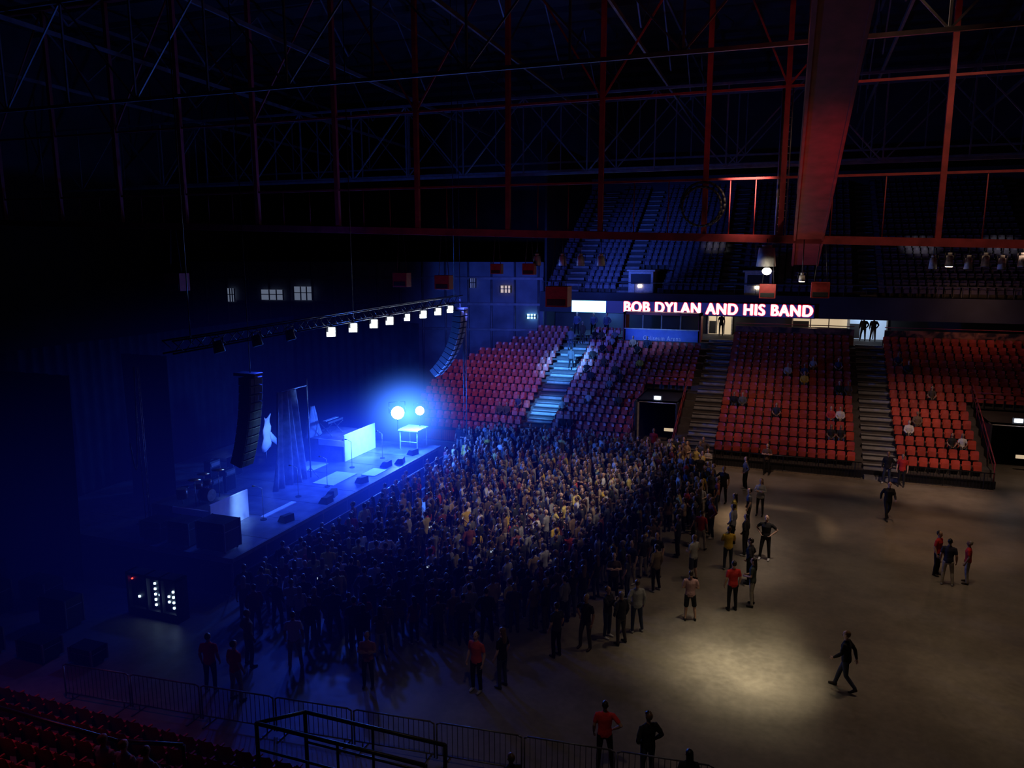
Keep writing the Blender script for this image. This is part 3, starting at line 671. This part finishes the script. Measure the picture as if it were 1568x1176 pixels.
ARMS={'relax':((0.245,-0.03,1.14),(0.255,0.07,0.90)),
      'pocket':((0.31,-0.09,1.17),(0.215,0.07,0.98)),
      'fold':((0.25,0.07,1.16),(-0.03,0.21,1.20)),
      'phone':((0.22,0.17,1.20),(0.10,0.33,1.42)),
      'front':((0.25,0.0,1.15),(0.09,0.24,1.08)),
      'swingf':((0.24,0.07,1.16),(0.23,0.27,0.99)),
      'swingb':((0.25,-0.15,1.16),(0.25,-0.20,0.90)),
      'hip':((0.38,-0.10,1.20),(0.20,0.03,1.02)),
      'up':((0.28,0.12,1.58),(0.22,0.20,1.83)),
      'lap':((0.24,0.08,1.15),(0.12,0.30,1.03))}
def human(name, armL='relax', armR='relax', legs='stand', female=False, sleeve='short', hair='short', shorts=False, lean=0.0, backpack=False, cap=False, light=False):
    V=[];F=[];Mi=[]
    SK,HA,SH,PA,SO=0,1,2,(8 if light else 3),4
    dz=-0.48 if legs=='sit' else 0
    def T(x,y,z): return Vector((x,y+lean*(z-0.9),z+dz))
    sw=0.165 if female else 0.19; hp=0.178 if female else 0.168; ws=0.135 if female else 0.155
    th=0.012 if sleeve=='long' else 0
    loft(V,F,Mi,[T(0,0,0.87),T(0,0,0.95),T(0,0,1.08),T(0,0.005,1.20),T(0,0.01,1.32),T(0,0,1.41),T(0,-0.005,1.465)],
         [(hp+th,0.115+th),(hp+th,0.122+th),(ws+th,0.108+th),(ws+0.015+th,0.115+th),(sw-0.005+th,0.125+th),(sw-0.02,0.095),(0.085,0.07)],SH,16)
    loft(V,F,Mi,[T(0,0,0.84),T(0,0,0.93)],[(hp-0.012,0.105),(hp-0.01,0.11)],PA,14)
    loft(V,F,Mi,[T(0,-0.005,1.44),T(0,0.01,1.55)],[(0.058,0.06),(0.05,0.055)],SK,10)
    loft(V,F,Mi,[T(0,0.035,1.535),T(0,0.025,1.575),T(0,0.012,1.62),T(0,0.005,1.665),T(0,0.0,1.705),T(0,-0.005,1.735)],
         [(0.038,0.045),(0.058,0.075),(0.07,0.088),(0.073,0.094),(0.068,0.088),(0.045,0.06)],SK,14)
    hg={'short':(0.079,0.095,0.078),'long':(0.085,0.10,0.082),'bun':(0.079,0.095,0.078),'bald':(0.02,0.02,0.02)}[hair]
    if hair!='bald':
        zc0=1.668
        loft(V,F,Mi,[T(0,-0.022,zc0-0.06),T(0,-0.024,zc0-0.02),T(0,-0.02,zc0+0.03),T(0,-0.015,zc0+0.06),T(0,-0.012,zc0+0.08)],
             [(hg[0]*0.85,hg[1]*0.8),(hg[0],hg[1]*0.93),(hg[0]*0.98,hg[1]),(hg[0]*0.82,hg[1]*0.85),(hg[0]*0.5,hg[1]*0.55)],HA,14)
    if hair=='long': loft(V,F,Mi,[T(0,-0.05,1.66),T(0,-0.075,1.56),T(0,-0.095,1.45),T(0,-0.105,1.34)],[(0.08,0.06),(0.085,0.05),(0.085,0.035),(0.06,0.025)],HA,12)
    if hair=='bun': loft(V,F,Mi,[T(0,-0.10,1.70),T(0,-0.16,1.72)],[(0.04,0.04),(0.035,0.035)],HA,10)
    hands=[]
    for sx,key in ((1,armL),(-1,armR)):
        e,w=ARMS[key]
        S=T(sx*(sw-0.005),0,1.40); E=T(sx*e[0],e[1],e[2]); W=T(sx*w[0],w[1],w[2])
        ar=0.052 if not female else 0.044
        loft(V,F,Mi,[T(sx*(sw-0.06),0,1.405),S,S.lerp(E,0.35),S.lerp(E,0.7)],[(0.06,0.065),(0.062,0.066),(ar+0.008,ar+0.01),(ar+0.004+th,ar+0.004+th)],SH,12)
        mm=SH if sleeve=='long' else SK; t2=th*0.9
        loft(V,F,Mi,[S.lerp(E,0.6),E,E.lerp(W,0.35),W],[(ar-0.004+t2,ar-0.004+t2),(ar-0.008+t2,ar-0.008+t2),(ar-0.006+t2,ar-0.008+t2),(0.029+t2,0.026+t2)],mm,10)
        d=(W-E).normalized()
        s=Vector((0,1,0)) if (d.z<-0.6) else Vector((0,0,1))
        s=(s-d*s.dot(d)).normalized(); c=Vector((-sx,0,0)); c=(c-d*c.dot(d)-s*c.dot(s))
        c = c.normalized() if c.length>0.15 else d.cross(s)
        loft(V,F,Mi,[W-d*0.02,W+d*0.03,W+d*0.085],[(0.026,0.02),(0.036,0.018),(0.04,0.014)],SK,10,ref=s)
        hands.append((W,d,s,c))
    if legs=='stand': J=[((0.095,0,0.90),(0.115,0.015,0.48),(0.125,-0.02,0.10))]*2
    elif legs=='wide': J=[((0.095,0,0.90),(0.15,0.04,0.48),(0.19,-0.01,0.10)),((0.095,0,0.90),(0.12,0.0,0.48),(0.14,-0.04,0.10))]
    elif legs=='walk': J=[((0.095,0,0.90),(0.10,0.17,0.50),(0.10,0.28,0.10)),((0.095,0,0.90),(0.10,-0.04,0.48),(0.10,-0.30,0.19))]
    else: J=[((0.095,0,0.93),(0.12,0.42,1.01),(0.12,0.43,0.58)),((0.095,0,0.93),(0.15,0.42,1.01),(0.15,0.38,0.58))]
    lr=0.0 if not female else -0.008
    for sx,(h,kn,an) in zip((1,-1),J):
        H=Vector((sx*h[0],h[1],h[2]+dz)); K=Vector((sx*kn[0],kn[1],kn[2]+dz)); A2=Vector((sx*an[0],an[1],an[2]+dz))
        if shorts:
            loft(V,F,Mi,[H,H.lerp(K,0.5),K+(H-K)*0.05],[(0.092,0.10),(0.085,0.088),(0.082,0.085)],PA,12)
            loft(V,F,Mi,[K+(H-K)*0.12,K,K.lerp(A2,0.3),K.lerp(A2,0.7),A2],[(0.055,0.055),(0.052,0.055),(0.055,0.06),(0.042,0.043),(0.036,0.038)],SK,12)
        else:
            loft(V,F,Mi,[H,H.lerp(K,0.5),K,K.lerp(A2,0.35),K.lerp(A2,0.8),A2],[(0.09+lr,0.10+lr),(0.078+lr,0.083+lr),(0.062+lr,0.064+lr),(0.06+lr,0.064+lr),(0.052+lr,0.055+lr),(0.052+lr,0.056+lr)],PA,12)
        tilt=0.09 if (legs=='walk' and sx==-1) else 0
        loft(V,F,Mi,[A2+Vector((0,-0.045,-0.05+tilt*0.2)),A2+Vector((0,0.03,-0.05-tilt*0.3)),A2+Vector((0,0.12,-0.062-tilt)),A2+Vector((0,0.18,-0.068-tilt))],[(0.036,0.045),(0.042,0.048),(0.046,0.034),(0.036,0.024)],SO,10)
    if backpack: loft(V,F,Mi,[T(0,-0.17,1.05),T(0,-0.19,1.2),T(0,-0.17,1.38)],[(0.13,0.07),(0.14,0.085),(0.11,0.06)],5,12)
    if cap:
        loft(V,F,Mi,[T(0,0,1.70),T(0,-0.005,1.745)],[(0.083,0.10),(0.06,0.075)],5,12); loft(V,F,Mi,[T(0,0.07,1.70),T(0,0.16,1.69)],[(0.06,0.012),(0.05,0.008)],5,10)
    me=bpy.data.meshes.new('tmp'); me.from_pydata(V,[],F)
    tmp=bpy.data.objects.new('tmp',me); COL.objects.link(tmp)
    bvh=BVHTree.FromPolygons([Vector(v) for v in V],F)
    rm=tmp.modifiers.new('r','REMESH'); rm.mode='VOXEL'; rm.voxel_size=0.0165; rm.use_smooth_shade=True
    sm=tmp.modifiers.new('s','SMOOTH'); sm.factor=0.5; sm.iterations=2
    dg=bpy.context.evaluated_depsgraph_get(); ev=tmp.evaluated_get(dg)
    em=ev.to_mesh(); V2=[tuple(v.co) for v in em.vertices]; F2=[tuple(p.vertices) for p in em.polygons]; C=[p.center.copy() for p in em.polygons]; ev.to_mesh_clear()
    bpy.data.objects.remove(tmp); bpy.data.meshes.remove(me)
    M2=[]
    for c in C:
        h=bvh.find_nearest(c); M2.append(Mi[h[2]] if h[2] is not None else 2)
    for (W,d,s,c) in hands:
        P=W+d*0.088
        for j,(o,L) in enumerate(((0.03,0.068),(0.01,0.078),(-0.01,0.072),(-0.03,0.055))):
            b0=P+s*o-d*0.015; k1=b0+d*L*0.5+c*0.006; k2=k1+d*L*0.3+c*L*0.28; k3=k2+d*L*0.12+c*L*0.28
            loft(V2,F2,M2,[b0,k1,k2,k3],[(0.0095,0.0095),(0.009,0.009),(0.008,0.008),(0.0065,0.0065)],SK,6,ref=s)
        t0=W+d*0.03+s*0.028; loft(V2,F2,M2,[t0,t0+d*0.025+s*0.025+c*0.008,t0+d*0.055+s*0.03+c*0.02],[(0.012,0.012),(0.0105,0.0105),(0.008,0.008)],SK,6,ref=c)
    loft(V2,F2,M2,[T(0,0.093,1.655),T(0,0.108,1.63),T(0,0.115,1.612)],[(0.009,0.008),(0.012,0.010),(0.016,0.011)],SK,8)
    for sx in (-1,1):
        loft(V2,F2,M2,[T(sx*0.027,0.0865,1.645),T(sx*0.033,0.084,1.645)],[(0.009,0.007),(0.009,0.007)],5,6,ref=(0,0,1))
        loft(V2,F2,M2,[T(sx*0.018,0.094,1.665),T(sx*0.045,0.084,1.667)],[(0.005,0.004),(0.004,0.004)],HA,6,ref=(0,0,1))
        loft(V2,F2,M2,[T(sx*0.074,0.0,1.615),T(sx*0.080,-0.006,1.655)],[(0.009,0.014),(0.01,0.02)],SK,8)
    loft(V2,F2,M2,[T(-0.022,0.094,1.588),T(0,0.101,1.588),T(0.022,0.094,1.588)],[(0.005,0.006),(0.007,0.008),(0.005,0.006)],7,6,ref=(0,0,1))
    if armL=='phone':
        W,d,s,c=hands[0]; cc=W+d*0.11; o=len(V2)
        for dx,dy,dzz in ((-.07,-.006,-.036),(.07,-.006,-.036),(.07,.006,-.036),(-.07,.006,-.036),(-.07,-.006,.036),(.07,-.006,.036),(.07,.006,.036),(-.07,.006,.036)): V2.append((cc.x+dx,cc.y+dy,cc.z+dzz))
        for q,mi in (((0,3,2,1),5),((4,5,6,7),5),((0,1,5,4),6),((1,2,6,5),5),((2,3,7,6),5),((3,0,4,7),5)): F2.append(tuple(o+j for j in q)); M2.append(mi)
    me=bpy.data.meshes.new(name); me.from_pydata(V2,[],F2)
    for x in HM: me.materials.append(x)
    me.polygons.foreach_set('material_index',M2); me.polygons.foreach_set('use_smooth',[True]*len(F2)); me.update()
    return me
H={}
H['m_relax']=human('man_relaxed')
H['m_long']=human('man_jacket','relax','pocket','wide',sleeve='long',hair='short')
H['m_fold']=human('man_folded','fold','fold','stand')
H['m_phone']=human('man_phone','phone','front','stand',sleeve='long')
H['m_walk']=human('man_walking','swingb','swingf','walk',sleeve='long',lean=0.06)
H['m_hip']=human('man_hip','hip','relax','wide')
H['m_pocket']=human('man_pocket','pocket','pocket','stand',sleeve='long',cap=True)
H['m_short']=human('man_shorts','front','front','wide',shorts=True)
H['m_pack']=human('man_backpack','hip','hip','wide',backpack=True)
H['m_light']=human('man_khaki','relax','relax','wide',light=True)
H['m_front']=human('man_front','front','front','stand',hair='bald')
H['w_relax']=human('woman_relaxed','relax','relax','stand',female=True,hair='long')
H['w_fold']=human('woman_folded','fold','fold','stand',female=True,hair='long',sleeve='long')
H['w_phone']=human('woman_phone','phone','front','stand',female=True,hair='bun')
H['w_front']=human('woman_front','front','front','wide',female=True,hair='long',light=True)
H['sit_m']=human('man_seated','lap','lap','sit',sleeve='long')
H['sit_w']=human('woman_seated','lap','lap','sit',female=True,hair='long')
def place(key,name,x,y,z=0,face=(-1,0),col=(0.03,0.03,0.035),s=1.0,parent=None):
    o=bpy.data.objects.new(name,H[key]); COL.objects.link(o)
    if 'sit' not in key: s*=1.06
    o.location=(x,y,z); o.rotation_euler=(0,0,math.atan2(face[1],face[0])-math.pi/2); o.scale=(s,s,s); o.color=(*col,1)
    if parent: o.parent=parent
    return o
PALE=[(0.02,0.02,0.022),(0.03,0.03,0.035),(0.015,0.015,0.02),(0.05,0.05,0.055),(0.03,0.035,0.06),(0.08,0.06,0.045),(0.10,0.10,0.10),(0.02,0.025,0.02),
      (0.14,0.09,0.06),(0.02,0.02,0.02),(0.16,0.04,0.04),(0.2,0.2,0.2),(0.05,0.06,0.10)]
BRI=[(0.5,0.5,0.5),(0.35,0.33,0.3),(0.55,0.36,0.05),(0.45,0.05,0.05),(0.35,0.25,0.16),(0.6,0.56,0.52),(0.5,0.40,0.12)]
POLY=[(-18.1,21.0),(-16,19.2),(-12,19.5),(-9.6,21.6),(-7,23.7),(-4.4,28.6),(-2.9,33),(-2.8,37),(-3.4,42),(-4.5,46.2),(-17.3,46.3),(-20.5,45),(-18.1,42)]
def inside(x,y,P):
    r=False;j=len(P)-1
    for i in range(len(P)):
        if (P[i][1]>y)!=(P[j][1]>y) and x<(P[j][0]-P[i][0])*(y-P[i][1])/(P[j][1]-P[i][1])+P[i][0]: r=not r
        j=i
    return r
crowd=empty('audience_crowd',(-10,33,0))
keys=['m_relax','m_long','m_fold','m_long','m_hip','m_pocket','m_front','w_relax','w_fold','w_relax','w_front','m_light','m_long','w_relax','m_relax','m_fold','w_fold','m_long','w_front','m_relax']
SPOTS=[(-2.8,26),(-1.45,27.3),(-4.4,24.5),(-4.7,23.5),(-9.1,23.07),(-4.33,27.95),(-3.1,29.4),(-2.84,39.7)]
y=19.3; row=0; cnt=0
while y<46.2:
    x=-20.6+(0.31 if row%2 else 0)
    while x<-2.5:
        px=x+random.uniform(-0.17,0.17); py=y+random.uniform(-0.17,0.17)
        edge = (px>-6.2 and random.random()<0.3) or (py<22.0 and random.random()<0.35)
        if inside(px,py,POLY) and not edge and random.random()<0.95 and all((px-a)**2+(py-c)**2>0.3 for a,c in SPOTS):
            f=Vector((-22-px,31-py)); f.normalize(); an=math.atan2(f.y,f.x)+random.gauss(0,0.3)
            if px>-6 and random.random()<0.3: an+=random.uniform(-2,2)
            c=random.choice(BRI) if random.random()<0.2 else random.choice(PALE)
            k=random.choice(keys); sc=random.uniform(0.94,1.04) if k[0]=='m' else random.uniform(0.89,0.98)
            if random.random()<0.015: k=random.choice(['m_phone','w_phone'])
            o=place(k,'audience_member',px,py,0,(math.cos(an),math.sin(an)),c,sc,crowd); o.matrix_parent_inverse=Matrix.Translation(-crowd.location); cnt+=1
        x+=0.62
    y+=0.61; row+=1
RED=(0.5,0.03,0.03); BLK=(0.02,0.02,0.022)
IND=[('m_walk','walking_man',2.09,23.1,(-0.9,0.3),BLK,1.0),
('m_relax','standing_man',6.03,33.3,(0.8,-0.5),RED,1.0),('m_light','standing_man',6.25,32.4,(0.2,0.9),(0.03,0.03,0.05),1.02),('m_light','standing_man',7.0,32.8,(-0.8,0.2),RED,0.95),
('m_walk','walking_man',4.88,39.9,(0.2,-1),BLK,1.02),
('w_fold','standing_woman',-0.95,38.3,(-0.2,-1),(0.3,0.3,0.3),1.02),('m_hip','standing_man',-2.84,39.7,(-0.3,-1),BLK,1.05),
('m_short','standing_man',-2.8,26.0,(-0.2,1),(0.35,0.2,0.2),1.0),('m_relax','standing_man',-1.45,27.3,(-0.5,0.9),RED,1.02),('w_front','standing_woman',-0.8,27.9,(-1,0.2),(0.05,0.06,0.05),1.0),
('m_long','standing_man',-4.4,24.5,(-0.5,0.9),(0.25,0.25,0.25),1.02),('m_long','standing_man',-4.73,23.5,(-0.8,0.6),BLK,1.0),('m_phone','standing_man',-5.25,23.8,(0.8,-0.3),BLK,0.98),
('m_hip','standing_man',-5.74,22.8,(-0.3,-1),BLK,1.02),
('m_relax','standing_man',-8.14,19.3,(-0.2,-0.9),(0.7,0.10,0.08),1.02),('w_relax','standing_woman',-7.5,19.75,(-0.9,0.3),BLK,1.03),
('m_fold','standing_man',-11.26,18.4,(0.3,-1),(0.5,0.2,0.2),0.95),('m_light','standing_man',-14.0,18.6,(-0.5,0.9),(0.6,0.58,0.6),1.0),
('m_long','standing_man',-9.1,23.07,(-0.8,0.5),(0.35,0.25,0.2),1.05),('m_pack','standing_man',-0.5,32.6,(-0.2,-1),BLK,1.06),('m_long','standing_man',-1.33,32.8,(-0.9,0.3),BLK,1.0),
('m_fold','standing_man',-1.9,31.0,(-0.3,0.9),(0.6,0.4,0.05),1.0),('m_short','standing_man',-3.1,29.4,(-0.8,0.5),(0.4,0.4,0.38),1.03),('m_long','standing_man',-1.94,33.8,(-0.8,0.3),(0.25,0.26,0.3),1.03),
('m_long','standing_man',-4.33,27.95,(-0.8,0.6),(0.16,0.12,0.08),1.02),('m_relax','standing_man',-15.5,16.6,(-0.3,1),RED,1.0),('m_light','standing_man',-14.5,16.5,(0.2,1),RED,1.0),
('m_long','standing_man',-15.4,18.2,(0.5,0.8),(0.2,0.12,0.08),1.0),('m_hip','standing_man',-3.8,17.2,(-0.2,0.9),(0.7,0.05,0.05),1.0),('m_pocket','standing_man',-2.7,17.1,(-0.6,0.7),BLK,1.0),
('m_long','standing_man',-5.3,14.5,(-0.6,0.7),BLK,1.0),('w_relax','standing_woman',-1.6,16.0,(-0.3,0.9),BLK,1.0),
('m_fold','standing_man',-0.9,45.9,(-0.1,-1),(0.1,0.06,0.04),1.0),('m_relax','standing_man',6.2,46.0,(-0.2,-1),RED,1.0),('m_long','standing_man',5.5,46.3,(-0.4,-1),BLK,1.0),
('w_relax','standing_woman',-2.0,35.6,(-1,0.1),(0.5,0.4,0.1),1.0),('m_relax','standing_man',-1.4,36.6,(-1,-0.1),(0.08,0.09,0.12),1.0),('m_long','standing_man',-1.9,42.5,(-1,-0.3),(0.12,0.12,0.12),1.0),
('m_pocket','standing_man',-1.0,29.9,(-1,0.2),BLK,1.0),('m_relax','standing_man',-6.5,22.0,(-0.9,0.5),(0.03,0.03,0.05),1.0),
('m_relax','standing_man',-7.8,47.6,(-0.2,-1),(0.3,0.02,0.02),1.0)]
for (k,nm,x,y,f,c,s) in IND: place(k,nm,x,y,0,f,c,s)
for x in (5.2,5.9): place('m_long','standing_man',x,64.6,6.1,(-0.2,-1),BLK,1.0)
place('w_relax','standing_woman',-5.4,64.8,6.1,(0,-1),BLK,1.0)
for (i,p) in ((12,-16.3),(13,-15.6),(9,-15.5)): place('m_walk','walking_man',p,fq(i)+0.2,fz(i)+0.03,(0,1),random.choice(PALE),0.95)
for x in (-16.6,-15.2,-14.1): place('m_long','standing_man',x,61.2,6.1,(-0.2,-1),(0.1,0.12,0.2),1.0)
taken=set()
def nearest(i,p):
    c=[s for s in FARSEATS if abs(s[2]-fz(i))<0.01]; return min(c,key=lambda s:abs(s[0]-p))
seated=[(1,-19),(1,-18.5),(2,-17.9),(0,-14),(0,-13.4),(3,-13),(6,-13.5),(9,-14),(10,-13.4),(10,-12.9),(12,-14.4),(12,-13.9),(7,-12),(6,-11.4),(3,-10.8),(11,-11.5),(10,-10.9),
        (4,-3.2),(4,-2.7),(8,0.2),(8,0.8),(9,1.5),(7,1.2),(6,3),(6,3.6),(3,2.6),(3,3.2),(1,2.8),(1,3.4),(9,3.0),(3,-0.5),(2,7),(3,7.6),(1,9.2),(1,9.8),(9,7.4),(10,6.9),(6,8.8),(2,-15.0),(8,-10.5),(11,-10.5),(11,-13.2),(8,-13),(5,-12),(12,-12.9),(7,-14.1)]
for (i,p) in seated:
    i+=1; s=nearest(i,p)
    if (i,round(s[0],2)) in taken: continue
    taken.add((i,round(s[0],2)))
    c=random.choice(BRI) if random.random()<0.25 else random.choice(PALE)
    place(random.choice(['sit_m','sit_w']),'seated_spectator',s[0],s[1]-0.05,s[2]+0.02,(0,-1),c,1.0)
for x in (-12.5,-11.96,-11.4): place('sit_m','seated_spectator',x,nq(3)-0.45,nz(3)+0.02,(0,1),(0.3,0.3,0.3),1.0)

# ---------------------------------------------------------------- self-lit glow (emission for lit fog and lens glare)
def glow_volume(name,c,rad,strength,power,col):  # light built in as volume emission fading outward; nothing scatters
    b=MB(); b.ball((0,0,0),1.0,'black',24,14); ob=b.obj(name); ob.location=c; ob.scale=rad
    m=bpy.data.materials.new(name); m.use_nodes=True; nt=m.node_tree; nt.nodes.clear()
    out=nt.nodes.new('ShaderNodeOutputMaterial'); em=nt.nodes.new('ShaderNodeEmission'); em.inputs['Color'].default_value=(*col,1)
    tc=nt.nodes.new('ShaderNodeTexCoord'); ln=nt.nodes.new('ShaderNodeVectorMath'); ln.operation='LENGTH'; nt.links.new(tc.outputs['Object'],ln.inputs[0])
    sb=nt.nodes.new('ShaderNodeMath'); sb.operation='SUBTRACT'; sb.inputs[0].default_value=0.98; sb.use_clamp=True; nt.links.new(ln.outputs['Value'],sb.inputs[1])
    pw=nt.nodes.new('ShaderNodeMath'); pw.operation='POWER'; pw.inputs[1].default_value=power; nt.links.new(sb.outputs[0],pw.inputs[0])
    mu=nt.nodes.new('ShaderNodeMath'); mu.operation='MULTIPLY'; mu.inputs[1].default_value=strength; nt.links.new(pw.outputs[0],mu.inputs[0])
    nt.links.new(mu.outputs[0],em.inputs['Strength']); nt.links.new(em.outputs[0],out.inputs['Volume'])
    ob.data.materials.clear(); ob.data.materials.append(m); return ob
glow_volume('stage_glow_volume',(-19,27,3),(18,22,10),0.008,1.9,(0.02,0.04,1.0))  # broad blue emission stands in for stage light scattered in the air
glow_volume('stage_glow_volume',(-20.2,33.0,2.4),(7,13,5.0),0.32,2.9,(0.008,0.045,1.0))  # stronger emission core painting the blue glow along the stage front
glow_volume('lamp_glare_volume',(-20.5,38.7,3.7),(4.5,4.5,3.8),3.2,4.5,(0.05,0.2,1.0))  # painted glare: emission imitating the lens halo around the blue lamps

# ---------------------------------------------------------------- lights
def spot(name,loc,tgt,power,size,col,blend=1.0,rad=0.3):
    l=bpy.data.lights.new(name,'SPOT'); l.energy=power; l.spot_size=R(size); l.spot_blend=blend; l.color=col; l.shadow_soft_size=rad
    o=bpy.data.objects.new(name,l); COL.objects.link(o); o.location=loc
    o.rotation_euler=(Vector(tgt)-Vector(loc)).to_track_quat('-Z','Y').to_euler(); return o
def point(name,loc,power,col,rad=0.3):
    l=bpy.data.lights.new(name,'POINT'); l.energy=power; l.color=col; l.shadow_soft_size=rad
    o=bpy.data.objects.new(name,l); COL.objects.link(o); o.location=loc; return o
WARM=(1.0,0.87,0.6)
spot('floor_spot',(-0.9,23.3,23),(-0.9,23.3,0),19000,9,WARM)
spot('floor_spot',(-0.7,23.3,23),(-0.7,23.3,0),15000,15,WARM)
spot('floor_spot',(-0.3,24,23),(-0.2,23.7,0),8000,24,WARM)
spot('floor_spot',(0.5,25,23),(0.8,25,0),2800,40,(1.0,0.78,0.52))
spot('floor_wide_spot',(3,28,23),(3.5,29,0),1900,64,(1.0,0.72,0.46))
spot('floor_spot_amber',(0.5,39.6,20),(-0.4,37.3,0),19000,19,(1.0,0.66,0.42))
spot('floor_spot_amber',(6,39.5,20),(6.5,38,0),2600,30,(1.0,0.55,0.35))
spot('roof_warm_fill',(6,30,25),(5,36,0),1700,100,(1.0,0.65,0.42))  # added broad dim fill at roof height, no fixture modelled
spot('crowd_warm_wash',(2,29,21),(-7.5,33,0),15000,46,(1.0,0.80,0.68))
spot('seat_wash',(10,34,18),(9,47.8,1),9500,44,(1.0,0.64,0.48))
spot('seat_wash',(-2,34,18),(-3,48.3,1.2),4700,44,(1.0,0.6,0.44))
BL=(0.02,0.09,1.0)
point('stage_blinder_glow',(-20.0,38.0,3.9),3400,(0.03,0.14,1.0),0.3)
spot('stage_wash',(-18.6,27,9.2),(-21,28,1.5),2400,56,BL); spot('stage_wash',(-18.6,32,9.2),(-21,32,1.5),4600,56,BL); spot('stage_wash',(-18.6,37,9.2),(-21.5,36,1.5),5500,56,BL)
spot('riser_key',(-17.5,24,9),(-21.6,25,2.2),4500,18,(0.22,0.5,1.0)); spot('riser_key',(-17.5,33,9),(-22.5,36.8,2.2),7500,24,(0.26,0.58,1.0))
spot('cover_key',(-18.5,30,9),(-26,33.0,3.4),3500,11,(0.15,0.35,1.0))
spot('drape_key',(-17.8,26,7),(-22.8,31,3.6),700,24,(0.04,0.16,1.0))
spot('crowd_blue_wash',(-19.5,30,9.3),(-15.5,27,0),1800,90,(0.02,0.08,1.0))
spot('side_blue_wash',(-20,26,9),(-17,17,0),700,100,(0.02,0.06,1.0))
spot('near_seat_fill',(-16,13,12),(-18,9,2.5),600,90,(0.8,0.12,0.3))  # added weak light so the red near seats show, no fixture
spot('near_floor_fill',(-4,12,16),(-4,17,0.5),400,60,(1.0,0.75,0.6))  # added light to lift the people by the near barrier
spot('stairs_blue_spot',(-18,41.5,10),(-16,56,4.3),52000,17,(0.07,0.32,1.0),0.8)
spot('stairs_blue_spot',(-17.5,41.5,10),(-16,51,1.9),36000,15,(0.07,0.32,1.0),0.8)
spot('corner_blue_wash',(-18,41,10),(-20,58,5),9500,70,(0.07,0.12,1.0))
spot('corner_seat_wash',(-12,36,18),(-21,52,3),5500,30,(1.0,0.5,0.55))
spot('banner_blue_fill',(-14,52,11),(-9.5,60,6.2),3800,34,(0.14,0.3,1.0))  # added blue fill to brighten the banner, no lamp stands here
spot('upper_blue_wash',(-18,42,12),(-12.5,68,13),10500,26,(0.05,0.13,1.0))
spot('upper_seat_light',(9,56,22),(9,68,13.2),2600,12,(0.9,0.9,1.0)); spot('upper_seat_light',(14,56,22),(14.5,68,13.2),2600,12,(0.9,0.9,1.0)); spot('upper_seat_light',(-6,56,22),(-6.5,68,13.4),1800,10,(0.9,0.9,1.0))
spot('roof_red_fill',(6,48,8),(2,36,18),110,130,(1.0,0.12,0.10)); spot('girder_red_fill',(3,25,9),(0.7,29,16),520,70,(1.0,0.12,0.08))  # added upward red fill so truss and girder show, no real lamps
spot('roof_blue_fill',(-22,34,11),(-28,36,20),120,130,(0.03,0.06,1.0))  # added blue fill on the left roof steel, no fixture
spot('roof_red_fill',(-14,28,9),(-14,36,16),110,130,(1.0,0.08,0.12))  # second added red fill aimed up at the truss
point('concourse_lamp',(-5.5,65.2,7.9),40,(1,0.9,0.7)); point('concourse_lamp',(5.6,65.3,8.0),60,(0.7,0.85,1)); point('concourse_lamp',(-15,64.5,7.8),300,(0.1,0.3,1.0))
point('concourse_lamp',(1.5,62.5,7.7),60,(1,0.6,0.4)); point('concourse_lamp',(12,58.5,9.5),80,(1,0.5,0.3))
point('work_light_glow',(-1.15,35.3,11.8),60,(1,0.9,0.7))
w=bpy.data.worlds.new('world'); scene.world=w; w.use_nodes=True
w.node_tree.nodes['Background'].inputs['Color'].default_value=(0.01,0.012,0.04,1); w.node_tree.nodes['Background'].inputs['Strength'].default_value=0.1

# ---------------------------------------------------------------- camera
cd=bpy.data.cameras.new('camera'); cd.sensor_width=36; cd.lens=27.05; cd.clip_end=300
cam=bpy.data.objects.new('camera',cd); COL.objects.link(cam); cam.location=(0,0,12.8); cam.rotation_euler=(R(80.3),0,R(20)); scene.camera=cam
scene.view_settings.view_transform='Standard'; scene.view_settings.look='None'
print('crowd',cnt)
